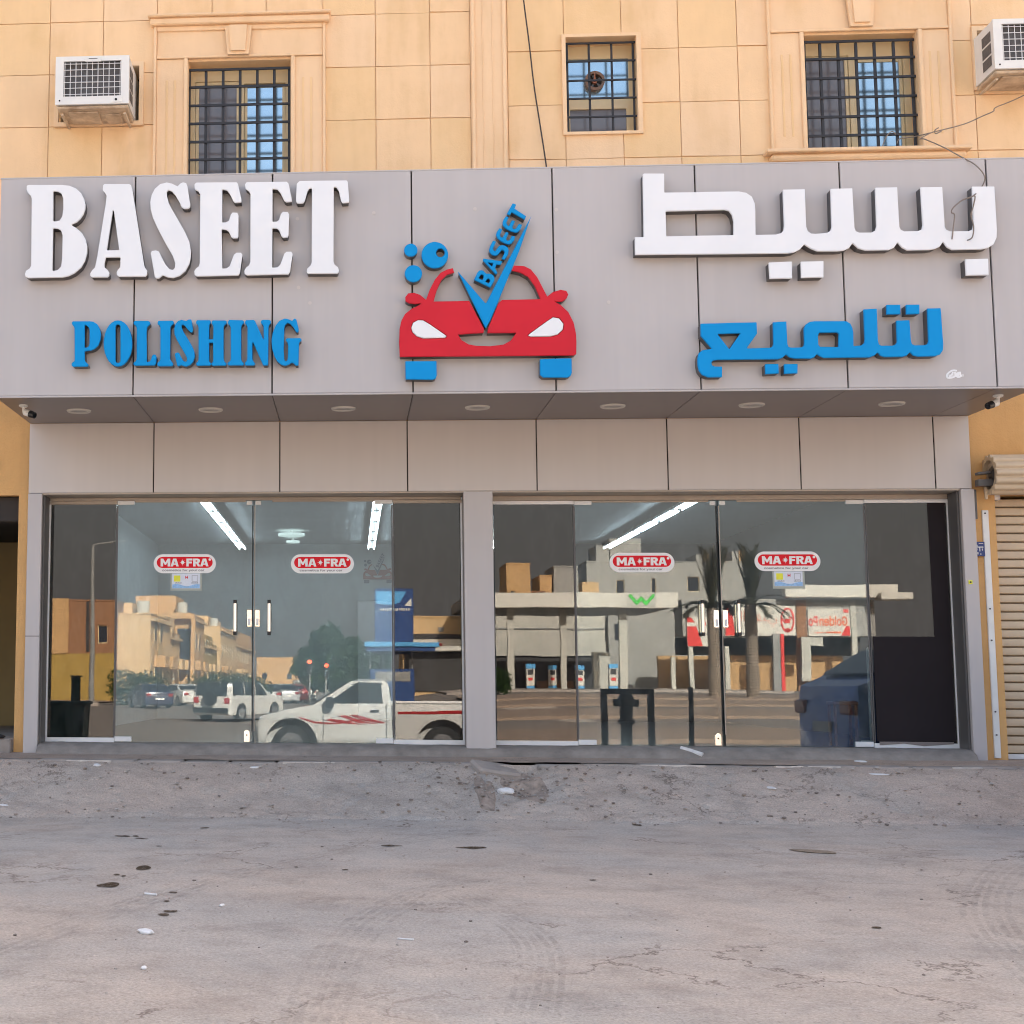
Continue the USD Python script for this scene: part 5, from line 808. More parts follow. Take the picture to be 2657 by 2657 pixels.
M['bin_green'] = pm('bin_green', (.012, .055, .060), .5, .2, 3); M['median'] = pm('median_pavers', (.25, .185, .14), .9, .2, 3, .3, 30); M['lamp_signal'] = pm('lamp_signal', (.9, .1, .02), .4, 0, 1, emit=((1, .10, .03), 3.0)); M['skin'] = pm('skin', (.36, .20, .13), .5, .05, 5); M['thobe'] = pm('thobe', (.60, .60, .58), .8, .05, 5); M['hair'] = pm('hair', (.012, .010, .009), .6, .1, 20)
def g0(x, y): return float(gz(x, y))
def street_sheet():
    xs = np.concatenate([[-300, -120, -60, -30], np.arange(-20, 50, 4.0), [60, 90, 150, 300]]); ys = np.concatenate([[-680, -300, -150], np.arange(-100, -15.9, 3.0), [-15.7]])
    X, Y = np.meshgrid(xs, ys); Z = np.minimum.reduce([gz(X, Y)])+.02
    idx = np.arange(X.size).reshape(X.shape); return np.stack([X, Y, Z], -1).reshape(-1, 3), np.stack([idx[:-1, :-1], idx[:-1, 1:], idx[1:, 1:], idx[1:, :-1]], -1).reshape(-1, 4)
struct('street', street_sheet(), M['street'], smooth=True)
def strip(name, y0, y1, x0, x1, mt, h, group=None):
    n = 40; xs = np.linspace(x0, x1, n); top = [(x, y, g0(x, y)+h) for y in (y0, y1) for x in xs]; bot = [(x, y, g0(x, y)-.3) for y in (y0, y1) for x in xs]
    v = np.array(top+bot); f = []
    for i in range(n-1):
        f += [[i, i+1, n+i+1, n+i], [2*n+i, 2*n+i+1, i+1, i], [n+i, n+i+1, 3*n+i+1, 3*n+i]]
    return struct(name, (v, np.array(f)), mt)
strip('median', -33.5, -26.8, 2.0, 90, M['median'], .13); strip('median', -50.5, -43.0, 2.0, 90, M['median'], .13); strip('median', -63.6, -56.5, 2.0, 90, M['median'], .13); strip('median', -74.5, -66.5, 8.0, 90, M['median'], .14); strip('station_apron', -96.5, -84.0, 8, 30, M['kerb'], .16)
strip('far_pavement', -101, -76, -26, -16, M['median'], .14)

def house(name, label, x0, x1, y0, y1, h, wall, wins=(), par=.5, base=None, side_wins=(), extra=None):
    zb = min(g0(x0, y1), g0(x1, y1), g0(x0, y0))-.3; zt = g0((x0+x1)/2, y1)+h
    t = thing(name, label, 'building', ((x0+x1)/2, (y0+y1)/2, zb))
    wl = part(t, 'wall', exz(sbox(x0, zb, x1, zt).difference(unary_union([sbox(*w) for w in wins]) if wins else Polygon()), y1-.25, y1), M[wall])
    part(t, 'wall', bx(x0, x1, y0, y1-.251, zb, zt-.3), M[wall]); part(t, 'parapet', cat([bx(x0-.05, x1+.05, y0-.05, y1+.06, zt+.001, zt+.12), bx(x0, x0+.2, y0, y1-.26, zt-.299, zt), bx(x1-.2, x1, y0, y1-.26, zt-.299, zt)]), M[wall])
    for w in wins:
        wn = part(t, 'window', exz(sbox(*w).difference(sbox(*w).buffer(-.07)), y1-.2, y1-.12), M['cream_frame']); part(wn, 'pane', bx(w[0]+.07, w[2]-.07, y1-.18, y1-.16, w[1]+.07, w[3]-.07), M['window_dark'])
    for (ya, za, yb, zc) in side_wins:
        wn = part(t, 'window', bx(x1, x1+.06, ya, yb, za, zc), M['cream_frame']); part(wn, 'pane', bx(x1+.061, x1+.08, ya+.08, yb-.08, za+.08, zc-.08), M['window_dark'])
    return t, zt
# left: the yellow corner house with the brick upper floor
hz = g0(-20, -100)
t, zt = house('corner_house', 'yellow corner house with a brown upper floor, reflected in the left pane', -23.2, -16.7, -112, -103.2, 7.9, 'brick_wall', [(-18.15, 3.75, -17.35, 5.2)])
part(t, 'lower_wall', bx(-23.25, -16.66, -103.19, -103.10, hz-.3, 2.95), M['yellow_wall']); part(t, 'corner_pier', bx(-23.25, -20.45, -103.195, -103.0, 2.951, 7.30), M['tan_wall']); part(t, 'joint', bx(-19.06, -18.80, -103.195, -103.12, 3.1, 7.05), M['dark_opening'])
# a row of houses along the side street
row = [(-116, -104.2, 6.9, 'cream_wall', 'pale house nearest in the side street row'), (-130, -117.5, 6.0, 'cream_wall', 'cream house with a curved parapet second in the side street row'), (-146, -131.5, 8.2, 'tan_wall', 'tan house with a framed bay third in the side street row'), (-172, -147.5, 6.0, 'yellow_wall', 'long low yellow house fourth in the side street row'), (-200, -173.5, 8.6, 'cream_wall', 'cream house with balconies fifth in the side street row'), (-246, -202, 7.4, 'tan_wall', 'farthest tan house of the side street row')]
for i, (y0, y1, h, w, lab) in enumerate(row):
    xr_ = -14.0-.2*i+(0, -.5, .5, -.2, .3, 0)[i]
    t, zt = house('street_house', lab, xr_-9, xr_, y0, y1, h, w, [], side_wins=[(y1-3.2-k*3.4, -0.2+kk*3.2+1, y1-2.1-k*3.4, 1.5+kk*3.2+1) for k in range(max(1, int((y1-y0)/4.2))) for kk in range(2)])
    part(t, 'cornice', bx(xr_+.002, xr_+.35, y0, y1+.1, zt-.55, zt-.30), M['cream_wall'])
    if i == 2:
        part(t, 'bay_frame', exz(sbox(xr_-1.8, 0, xr_+.6, zt).difference(sbox(xr_-1.45, 0, xr_+.25, zt-.5)), y1+.001, y1+.9), M['tan_wall']); part(t, 'bay_window', bx(xr_-1.2, xr_+.1, y1+.002, y1+.05, 2.0, zt-1.4), M['window_dark'])
    part(t, 'stair_house', bx(xr_-6, xr_-2+(i % 2)*1.6, y0+2, y1-3-i % 3, zt+.13, zt+1.1+.5*(i % 3)), M[w])
    for k in range(2+i % 2): part(t, 'balcony', cbx(xr_+.01, xr_+.9, y1-4.5-k*5.2, y1-2.0-k*5.2, 2.0, 2.9, .03), M['cream_wall' if i % 2 else 'tan_wall'])
    part(t, 'roof_tank', cyl((xr_-1.2, y1-4, zt+.13), (xr_-1.2, y1-4, zt+1.3), .55, 14), M['white_wall'])
for i, (x0, x1, y, h, w, lab) in enumerate([(-19, -9.6, -315, 7.4, 'tan_wall', 'far orange lit house closing the side street on its left'), (-9, -3.5, -318, 6.4, 'tan_wall', 'far orange lit house closing the side street in the middle'), (-3, 6, -322, 6.9, 'cream_wall', 'far pale house closing the side street on its right')]):
    house('far_house', lab, x0, x1, y-10, y, h, w, [(x0+1.2, 1.8, x0+2.4, 3.2), (x1-2.6, 1.8, x1-1.4, 3.2)])
# street lamp
LP = thing('street_lamp', 'tall grey street lamp with a single arm before the corner house', 'street lamp', (-14.55, -80.2, g0(-14.5, -80)))
zb = g0(-14.5, -80.2); part(LP, 'pole', cyl((-14.55, -80.2, zb+.2), (-14.62, -80.2, 9.4), .20, 12, .09), M['steel_grey']); part(LP, 'base', cbx(-15.0, -14.1, -80.6, -79.8, zb-.1, zb+.25, .05), M['kerb']); part(LP, 'arm', tube(bez([(-14.62, -80.2, 9.38), (-14.2, -80.2, 9.5), (-13.2, -80.2, 9.62)], 12), .06), M['steel_grey']); part(LP, 'lamp_head', cbx(-13.25, -12.5, -80.35, -80.05, 9.56, 9.70, .04), M['steel_grey'])
# trees and bushes
def leaves(c, r, n, size, rr, hollow=.55):
    d = rr.normal(size=(n, 3)); d /= np.linalg.norm(d, axis=1, keepdims=True); k = (hollow+(1-hollow)*rr.random(n))[:, None]
    lump = .62+.7*meshkit.noise(d*2.3+rr.uniform(0, 9), 3)[:, None]; p = np.array(c)+d*k*lump*np.array(r)
    a = rr.normal(size=(n, 3)); a /= np.linalg.norm(a, axis=1, keepdims=True); b = np.cross(a, rr.normal(size=(n, 3))); b /= np.linalg.norm(b, axis=1, keepdims=True)
    s = size*(.6+.8*rr.random(n))[:, None]
    v = np.stack([p-a*s, p+b*s*.5, p+a*s, p-b*s*.5], 1).reshape(-1, 3); f = np.arange(4*n).reshape(n, 4)
    return v, f
def crown(parent, blobs, n, size, seed, name='crown'):
    rr = np.random.default_rng(seed); V, F, o = [], [], 0
    for c, r in blobs:
        v, f = leaves(c, r, int(n/len(blobs)), size, rr); V.append(v); F.append(f+o); o += len(v)
    part(parent, name, (np.vstack(V), np.vstack(F)), M['foliage'])
zb = g0(1, -90); TR = thing('street_tree', 'large dense green tree reflected above the white pickup', 'tree', (.9, -90, zb))
part(TR, 'trunk', cyl((.9, -90, zb), (.8, -90, zb+1.6), .28, 10, .2), M['bark'])
for dx, dz in ((-1.4, 1.3), (1.3, 1.2), (0, 1.8)): part(TR, 'limb', cyl((.8, -90, zb+1.3), (.8+dx, -90+dx*.3, zb+1.6+dz), .15, 8, .06), M['bark'])
crown(TR, [((.2, -90, 2.9), (1.5, 1.6, 1.5)), ((1.8, -90.4, 2.6), (1.5, 1.5, 1.4)), ((-1.0, -89.6, 1.9), (1.3, 1.4, 1.2)), ((3.0, -90, 1.7), (1.2, 1.3, 1.3)), ((.6, -89.2, 1.2), (2.0, 1.2, 1.2)), ((2.4, -90, .6), (1.4, 1.2, 1.0)), ((3.4, -90.3, 2.4), (1.3, 1.3, 1.3)), ((.2, -89.4, 3.6), (1.1, 1.1, 1.0))], 4200, .30, 1)
def bush(x, y, rx, rz, label, seed, n=2600):
    zb = g0(x, y); b = thing('bush', label, 'bush', (x, y, zb)); part(b, 'stem', cyl((x, y, zb), (x, y, zb+rz*.8), .12, 8), M['bark'])
    crown(b, [((x-rx*.4, y, zb+rz), (rx*.75, rx*.7, rz*1.05)), ((x+rx*.4, y+.2, zb+rz*.95), (rx*.75, rx*.7, rz)), ((x, y+.3, zb+rz*.7), (rx, rx*.7, rz*.75))], n, .12, seed, 'foliage')
bush(-12.3, -85, 1.9, 1.25, 'clipped dark green bush before the side street houses, left one', 2); bush(-5.0, -74, 2.0, 1.15, 'clipped dark green bush behind the white off-road car', 3); bush(-8.6, -96, 1.6, 1.0, 'dusty green bush between the two clipped bushes', 6, 1600); bush(10.6, -78, .9, .9, 'dark weedy shrub beside the fuel station', 8, 900)
def palm(x, y, h, label, seed):
    zb = g0(x, y)+.1; r = np.random.default_rng(seed); t = thing('palm_tree', label, 'palm', (x, y, zb))
    prof = [(0, 0)]; z_ = 0
    while z_ < h: prof += [(.33-.05*z_/h+.05, z_), (.33-.05*z_/h, z_+.16)]; z_ += .17
    prof += [(0, z_)]; part(t, 'trunk', revolve(prof, (x, y, zb), 14), M['bark'])
    for k in range(26):
        up = k < 17; a = r.uniform(0, 2*np.pi); tilt = r.uniform(.04, .36) if up else r.uniform(.7, 1.25); L = r.uniform(2.6, 3.5) if up else r.uniform(1.9, 2.6)
        s = np.linspace(0, 1, 12); th = tilt*(1+.25*s) if up else tilt+s*1.4
        seg = L/11; rad = np.concatenate([[0], np.cumsum(np.sin(th[:-1])*seg)]); zz = np.concatenate([[0], np.cumsum(np.cos(th[:-1])*seg)])
        dirv = np.array([math.cos(a), math.sin(a), 0]); p = np.array([x, y, zb+h-.1])+dirv*rad[:, None]+np.array([0, 0, 1])*zz[:, None]
        side = np.cross(dirv, [0, 0, 1]); V, F = [], []
        for i in range(1, 12):
            for sg in (-1, 1):
                for q in (0, .5):
                    c = p[i]-(p[i]-p[i-1])*q; tg = (p[i]-p[i-1])/np.linalg.norm(p[i]-p[i-1]); ln = .55*(1-.6*abs(s[i]-.45)); tip = c+side*sg*ln*(.55 if up else .9)+tg*ln*.75+r.normal(size=3)*.03
                    w = tg*.075; o = len(V); V += [c-w, c+w, tip]; F += [[o, o+1, o+2]]
        m = cat([trimesh.Trimesh(V, F, process=False), tube(p, np.linspace(.035, .008, 12), 4)]); part(t, 'frond', m, M['frond'])
    return t
palm(21.85, -70.2, 4.9, 'palm with upright tied fronds reflected in the third door, left one', 4); palm(23.9, -70.2, 5.05, 'palm with upright tied fronds reflected in the fourth door, right one', 5)

# ------------------------------------------------------------------ vehicles
def xz3(g, y0, y1): return man(exz(g, y0, y1))
def vehicle(name, label, cat_, loc, heading, paint, side, front, plan, glass_side, glass_front, wheels, wr, lamps=True, W=1.78, extras=None, wa=.07):
    """side outline x-z (front of the car at +x), front outline y-z, plan outline x-y, all about the car's middle on the ground"""
    t = thing(name, label, cat_, loc, rotz=heading); o = origin[t].copy(); origin[t] = np.zeros(3)
    S = man(exz(side, -2, 2)); Fm = man(eyz(front, -5, 5)); P = man(exy(plan, -1, 5)); body = S ^ Fm ^ P
    wells = None
    for wx in wheels:
        for sy in (-1, 1):
            c = man(cyl((wx, sy*(W/2-.30), wr), (wx, sy*(W/2+.3), wr), wr+wa, 28)); body = body-c
    part(t, 'body', body, M[paint], smooth=28)
    Fb = man(eyz(front.buffer(.006), -5, 5)); Pb = man(exy(plan.buffer(.006), -1, 5)); k = 0
    for g in glass_side:
        w = man(exz(g, -2, 2)) ^ Fb ^ Pb ^ (man(exz(side.buffer(.004), -2, 2)))
        for sy in (-1, 1):
            h = w ^ man(bx(-6, 6, min(sy*.45, sy*3), max(sy*.45, sy*3), -1, 4))
            if h.num_tri() > 0: part(t, 'side_window', h, M['car_glass'], smooth=28)
    for nm, g in glass_front: part(t, nm, (man(exz(g, -W*.39, W*.39)) ^ Fb), M['car_glass'], smooth=28)
    for wx in wheels:
        for sy in (-1, 1):
            w = part(t, 'wheel', cyl((wx, sy*(W/2-.22), wr), (wx, sy*(W/2-.01), wr), wr, 28), M['tyre'], smooth=40); part(w, 'rim', cyl((wx, sy*(W/2-.012), wr), (wx, sy*(W/2+.004), wr), wr*.62, 20), M['rim_metal'])
    if extras: extras(t)
    origin[t] = o
    # the parts were modelled about the thing's own origin already
    return t
def front_of(W, H, belt, tumble=.16, r=.08): return Polygon([(-W/2+.05, .16), (W/2-.05, .16), (W/2, .45), (W/2, belt-.12), (W/2-.03, belt), (W/2-tumble, H-.05), (W/2-tumble-.14, H+.01), (-W/2+tumble+.14, H+.01), (-W/2+tumble, H-.05), (-W/2+.03, belt), (-W/2, belt-.12), (-W/2, .45)])
def plan_of(L, W, c=.30): return sbox(-L/2, -W/2, L/2, W/2).buffer(-c).buffer(c, quad_segs=6)
def sedan(name, label, loc, heading, paint, L=4.6, W=1.78, H=1.45, hatch=False):
    h = L/2; side = Polygon([(-h, .30), (-h+.05, .78), (-h+.12, .96), (-h+.75, 1.02), (-h+1.35, 1.36), (-h+1.75, 1.44), (-h+2.35, H), (-h+2.75, 1.40), (-h+3.45, 1.00), (h-.35, .84), (h-.06, .68), (h, .35), (h-.1, .22), (-h+.1, .22)])
    gs = [Polygon([(-h+1.05, 1.02), (-h+1.42, 1.32), (-h+2.18, 1.385), (-h+2.18, 1.0)]), Polygon([(-h+2.24, 1.0), (-h+2.24, 1.385), (-h+2.68, 1.34), (-h+3.25, 1.0)])]
    gf = [('windscreen', Polygon([(-h+2.85, 1.375), (-h+3.38, 1.05), (-h+3.40, 1.06), (-h+2.87, 1.39)])), ('rear_window', Polygon([(-h+.86, 1.06), (-h+1.32, 1.32), (-h+1.30, 1.345), (-h+.84, 1.08)]))]
    if hatch:
        side = Polygon([(-h, .30), (-h+.02, .80), (-h+.08, 1.04), (-h+.30, 1.13), (-h+.86, 1.46), (-h+1.20, 1.53), (-h+1.9, H), (-h+2.5, 1.51), (-h+3.35, 1.04), (h-.35, .88), (h-.06, .70), (h, .35), (h-.1, .22), (-h+.1, .22)])
        gs = [Polygon([(-h+.62, 1.08), (-h+.98, 1.41), (-h+1.75, 1.47), (-h+1.75, 1.06)]), Polygon([(-h+1.81, 1.06), (-h+1.81, 1.47), (-h+2.42, 1.44), (-h+3.15, 1.05)])]
        gf = [('windscreen', Polygon([(-h+2.62, 1.46), (-h+3.28, 1.09), (-h+3.30, 1.10), (-h+2.64, 1.48)])), ('rear_window', Polygon([(-h+.34, 1.17), (-h+.82, 1.45), (-h+.80, 1.47), (-h+.32, 1.19)]))]
    def ex(t):
        for sy in (-1, 1):
            y0, y1 = sorted((sy*.50, sy*(W/2-.10))); part(t, 'headlight', cbx(h-.22, h-.055, y0, y1, .62, .74, .02), M['lamp_clear']); part(t, 'tail_light', cbx(-h-.004, -h+.16, y0, y1, .72, .88, .02), M['lamp_red'])
            y0, y1 = sorted((sy*(W/2-.02), sy*(W/2+.14))); part(t, 'mirror', cbx(-h+2.95, -h+3.10, y0, y1, .98, 1.10, .03), M[paint])
        part(t, 'grille', cbx(h-.06, h-.002, -.42, .42, .40, .56, .02), M['black_plastic']); part(t, 'number_plate', cbx(-h-.012, -h+.02, -.26, .26, .52, .64, .005), M['white_paint'])
    return vehicle(name, label, 'car', loc, heading, paint, side, front_of(W, H, .95), plan_of(L, W), gs, gf, (-h+.95, h-.92), .31, W=W, extras=ex)
def suv(name, label, loc, heading, paint, L=4.7, W=1.86, H=1.80):
    h = L/2; side = Polygon([(-h, .38), (-h+.03, 1.05), (-h+.16, H-.08), (-h+.4, H), (-h+2.6, H), (-h+3.35, 1.16), (h-.25, 1.06), (h-.03, .85), (h, .45), (h-.1, .30), (-h+.1, .30)])
    gs = [Polygon([(-h+.25, 1.12), (-h+.32, 1.66), (-h+1.15, 1.70), (-h+1.15, 1.12)]), Polygon([(-h+1.22, 1.12), (-h+1.22, 1.70), (-h+2.05, 1.70), (-h+2.05, 1.12)]), Polygon([(-h+2.12, 1.12), (-h+2.12, 1.70), (-h+2.52, 1.68), (-h+3.12, 1.12)])]
    gf = [('windscreen', Polygon([(-h+2.70, 1.72), (-h+3.28, 1.22), (-h+3.30, 1.24), (-h+2.72, 1.74)])), ('rear_window', Polygon([(-h+.025, 1.10), (-h+.135, 1.62), (-h+.115, 1.63), (-h+.0, 1.11)]))]
    def ex(t):
        for sy in (-1, 1):
            y0, y1 = sorted((sy*.62, sy*(W/2-.08))); part(t, 'headlight', cbx(h-.2, h-.03, y0, y1, .80, .95, .02), M['lamp_clear']); part(t, 'tail_light', cbx(-h-.006, -h+.10, y0, y1, .78, 1.02, .02), M['lamp_red'])
        part(t, 'bumper', cbx(-h-.10, -h-.001, -.84, .84, .40, .60, .03), M['black_plastic']); part(t, 'number_plate', cbx(-h-.016, -h-.008, -.26, .26, .66, .78, .003), M['white_paint'])
        part(t, 'spare_wheel', cyl((-h-.20, 0, .98), (-h-.02, 0, .98), .30, 24), M['black_plastic'])
    return vehicle(name, label, 'car', loc, heading, paint, side, front_of(W, H, 1.1, .10), plan_of(L, W, .22), gs, gf, (-h+.92, h-.92), .37, W=W, extras=ex)
def at_ground(x, y): return (x, y, g0(x, y))
suv('off_road_car', 'white off-road car seen from behind with dark rear glass and spare wheel', at_ground(-2.9, -50), -64, 'car_white', H=1.64)
sedan('parked_car', 'dark navy saloon parked by the left clipped bush', at_ground(-10.2, -75.5), -112, 'car_navy'); sedan('parked_car', 'white saloon parked behind the dark navy one', at_ground(-9.0, -82), -120, 'car_white')
for i, (x, y, p, lab) in enumerate([(-3.8, -84, 'car_black', 'black saloon in the row left of the tree'), (-2.9, -92, 'car_silver', 'silver saloon in the row left of the tree'), (-2.5, -99, 'car_red', 'red saloon in the row left of the tree')]): sedan('parked_car', lab, at_ground(x, y), -100, p)
suv('parked_van', 'white tall car parked at the far end of the row', at_ground(-2.0, -108), -95, 'car_white')
cp = thing('carport', 'long low white carport roof on thin posts behind the parked cars', 'carport', (-3, -116, g0(-3, -116))); part(cp, 'roof', cbx(-6.5, .3, -122, -113, .02, .2, .03), M['sign_white'])
for xx in (-6.2, -3, .1): part(cp, 'post', cyl((xx, -113.5, g0(xx, -113.5)), (xx, -113.5, .02), .06, 8), M['white_paint'])
sedan('parked_car', 'blue hatchback parked beside the shop, mirrored in the fourth glass door', (9.50, -3.3, g0(9.5, -3.3)+.03), -5, 'car_blue', L=4.4, W=1.84, H=1.58, hatch=True)
# the white pickup standing behind the viewer
def pickup():
    L, W = 5.24, 1.82; h = L/2   # nose at +x
    side = Polygon([(-h, .56), (-h+.02, 1.31), (-h+2.20, 1.31), (-h+2.24, 1.33), (-h+2.30, 1.74), (-h+2.44, 1.85), (-h+2.95, 1.86), (-h+3.16, 1.79), (-h+3.92, 1.28), (h-.62, 1.14), (h-.22, 1.04), (h-.05, .86), (h, .58), (h-.08, .42), (-h+.1, .48)])
    gs = [Polygon([(-h+2.42, 1.32), (-h+2.46, 1.74), (-h+2.92, 1.76), (-h+3.12, 1.70), (-h+3.64, 1.32)])]
    gf = [('windscreen', Polygon([(-h+3.22, 1.76), (-h+3.88, 1.33), (-h+3.90, 1.35), (-h+3.24, 1.78)])), ('rear_window', Polygon([(-h+2.245, 1.40), (-h+2.285, 1.70), (-h+2.265, 1.70), (-h+2.225, 1.40)]))]
    wheels = (-h+1.15, h-.82)
    def ex(t):
        y = W/2
        bed = part(t, 'bed_floor_shadow', bx(-h+.12, -h+2.12, -W/2+.10, W/2-.10, 1.312, 1.316), M['rubber'])
        part(t, 'bed_rail', cat([cyl((-h+.05, s*(W/2-.06), 1.34), (-h+2.2, s*(W/2-.06), 1.34), .022, 8) for s in (-1, 1)]), M['white_paint'])
        for s in (-1, 1):
            yy = s*(W/2+.004); y0, y1 = sorted((yy-s*.002, yy+s*.003))
            st = affinity.translate(unary_union([LineString([(-h+2.4, .80), (-h+2.9, .88), (-h+3.4, .78), (-h+3.9, .80), (h-1.0, .90)]).buffer(.016), Polygon([(-h+2.35, .80), (-h+2.75, .84), (-h+3.15, .97), (-h+3.0, .98), (-h+2.6, .87)]), Polygon([(-h+2.5, .78), (-h+2.95, .80), (-h+3.4, .95), (-h+3.25, .97), (-h+2.85, .84)]), Polygon([(-h+2.8, .76), (-h+3.3, .78), (-h+3.7, .86), (-h+3.55, .89), (-h+3.1, .81)])]), 0, .10)
            part(t, 'door_stripe', exz(st, y0, y1), M['car_red']); part(t, 'bed_stripe', exz(Polygon([(-h+.05, 1.12), (-h+2.1, 1.09), (-h+2.1, 1.14), (-h+.05, 1.20)]), y0, y1), M['car_red'])
            for xx in (-h+2.34, -h+3.72, -h+2.21): part(t, 'door_gap', bx(xx, xx+.014, y0, y1-.001, .58, 1.30), M['rubber'])
            part(t, 'door_handle', cbx(-h+2.50, -h+2.70, min(yy, yy+s*.03), max(yy, yy+s*.03), 1.14, 1.18, .008), M['black_plastic'])
            a, b = sorted((yy+s*.01, yy+s*.22)); part(t, 'mirror', cbx(-h+3.50, -h+3.66, a, b, 1.22, 1.46, .03), M['black_plastic'])
            a, b = sorted((s*.50, s*(W/2-.08))); part(t, 'headlight', cbx(h-.42, h-.11, a, b, .88, 1.02, .02), M['lamp_clear'])
            part(t, 'side_glass_frame', exz(gs[0].buffer(.03).difference(gs[0]), *sorted((s*(W/2-.17), s*(W/2-.15)))), M['rubber'])
        part(t, 'grille', cbx(h-.07, h+.004, -.5, .5, .62, .82, .02), M['black_plastic'])
    return vehicle('white_pickup', 'white single cab pickup with red door stripes, reflected in the second glass door', 'pickup', (2.38, -19.15, g0(2.4, -19)-.02), 180, 'car_white', side, front_of(W, 1.86, 1.22, .17), plan_of(L, W, .22), gs, gf, wheels, .42, W=W, extras=ex, wa=.15)
pickup()
# dustbin, hydrant with its guard frame and a bollard on the shop's side of the road
zb = g0(-3.25, -12.5); BN = thing('waste_bin', 'dark green wheeled waste bin with an upright panel, reflected in the left pane', 'bin', (-3.23, -12.5, zb))
part(BN, 'body', exz(Polygon([(-3.50, zb+.08), (-2.96, zb+.08), (-2.90, zb+.92), (-3.56, zb+.92)]), -12.8, -12.2), M['bin_green']); part(BN, 'lid', cbx(-3.60, -2.86, -12.84, -12.16, zb+.921, zb+.985, .02), M['bin_green']); part(BN, 'panel', cbx(-3.27, -3.10, -12.86, -12.82, zb+.4, zb+1.42, .01), M['bin_green']); part(BN, 'panel_head', cbx(-3.29, -3.07, -12.88, -12.80, zb+1.421, zb+1.45, .006), M['bin_green'])
for xx in (-3.42, -3.04): part(BN, 'wheel', cyl((xx-.03, -12.75, zb+.08), (xx+.03, -12.75, zb+.08), .08, 14), M['tyre'])
zb = g0(6.7, -12.2); HY = thing('fire_hydrant', 'black fire hydrant with two side outlets inside its guard frame', 'hydrant', (6.7, -12.2, zb))
part(HY, 'barrel', revolve([(0, 0), (.16, 0), (.16, .06), (.10, .08), (.10, .62), (.15, .64), (.15, .70), (.11, .72), (.12, .95), (.16, .97), (.16, 1.06), (.10, 1.16), (0, 1.2)], (6.7, -12.2, zb), 20), M['black_iron'], smooth=40)
for s in (-1, 1): part(HY, 'outlet', cyl((6.7, -12.2, zb+1.0), (6.7+s*.22, -12.2, zb+1.0), .065, 12), M['black_iron'])
GF = thing('guard_frame', 'black steel guard frame of two posts and a top rail round the hydrant', 'barrier', (6.7, -12.0, zb))
for xx in (6.29, 7.09): part(GF, 'post', cbx(xx-.055, xx+.055, -12.05, -11.95, zb, zb+1.15, .01), M['black_iron'])
part(GF, 'rail', cbx(6.235, 7.145, -12.05, -11.95, zb+1.151, zb+1.245, .01), M['black_iron'])
BO = thing('bollard', 'black post bollard on a flared base right of the hydrant', 'bollard', (7.82, -12.2, g0(7.8, -12.2))); zb = g0(7.8, -12.2)
part(BO, 'post', cyl((7.82, -12.2, zb+.3), (7.82, -12.2, zb+1.28), .045, 12), M['black_iron']); part(BO, 'base', cyl((7.82, -12.2, zb), (7.82, -12.2, zb+.299), .13, 16, .05), M['black_iron'])
# red signal lights in front of the tree
def signal(x, y, z, lab):
    t = thing('traffic_signal', lab, 'traffic light', (x, y, g0(x, y))); part(t, 'post', cyl((x, y, g0(x, y)), (x, y, z), .06, 8), M['steel_grey']); part(t, 'head', cbx(x-.16, x+.16, y-.12, y+.1, z, z+.9, .03), M['black_plastic'])
    part(t, 'red_lamp', cyl((x, y+.101, z+.72), (x, y+.13, z+.72), .13, 16), M['lamp_signal']); part(t, 'dark_lamp', cyl((x, y+.101, z+.42), (x, y+.12, z+.42), .10, 14), M['rubber']); part(t, 'dark_lamp', cyl((x, y+.101, z+.14), (x, y+.12, z+.14), .10, 14), M['rubber'])
signal(-.72, -80.2, 1.30, 'traffic signal showing red at the left of the tree'); signal(.28, -80.2, 1.05, 'traffic signal showing red in front of the tree')

# ------------------------------------------------------------------ blue totem and kiosk, middle building
TO = thing('totem_sign', 'tall dark blue totem sign with a lighter wave, reflected beside the middle pier', 'sign', (4.4, -70.3, g0(4.4, -70)))
part(TO, 'board', cbx(3.2, 5.35, -70.6, -70.2, 2.3, 5.97, .03), M['sign_blue']); part(TO, 'wave', exz(Polygon([(3.3, 5.8), (4.95, 5.8), (4.6, 5.2), (4.2, 5.05), (3.3, 5.1)]), -70.199, -70.18), M['sign_sky']); part(TO, 'white_fin', exz(Polygon([(4.85, 5.0), (5.25, 5.45), (5.25, 4.98)]), -70.199, -70.18), M['sign_white'])
part(TO, 'lettering', cat([exz(unary_union([sbox(3.5+.13*k, 4.72, 3.58+.13*k, 4.86) for k in range(13)]), -70.199, -70.18)]), M['sign_white'])
for xx in (3.6, 5.0): part(TO, 'leg', cyl((xx, -70.4, g0(xx, -70.4)), (xx, -70.4, 2.3), .12, 8), M['steel_grey'])
KI = thing('kiosk', 'small blue kiosk with a pale blue roof edge under the totem sign', 'kiosk', (5, -69, g0(5, -69))); zb = g0(5, -69)
part(KI, 'roof', cbx(2.6, 6.62, -70.1, -67.5, 2.66, 2.92, .03), M['sign_sky']); part(KI, 'body', cbx(2.9, 5.3, -70.0, -68.6, zb-.1, 1.45, .02), M['sign_blue']); part(KI, 'soffit', cbx(2.7, 6.4, -70.0, -67.6, 2.42, 2.659, .02), M['sign_blue']); part(KI, 'window', bx(3.2, 5.1, -68.599, -68.57, .75, 1.30), M['steel_grey'])
for xx in (2.9, 5.2): part(KI, 'post', cyl((xx, -68.8, 1.451), (xx, -68.8, 2.42), .05, 8), M['steel_grey'])
t, zt = house('parade_of_shops', 'low cream parade of shops with a dark open front behind the kiosk', 5.6, 11.6, -104, -95.2, 5.4, 'cream_wall', [])
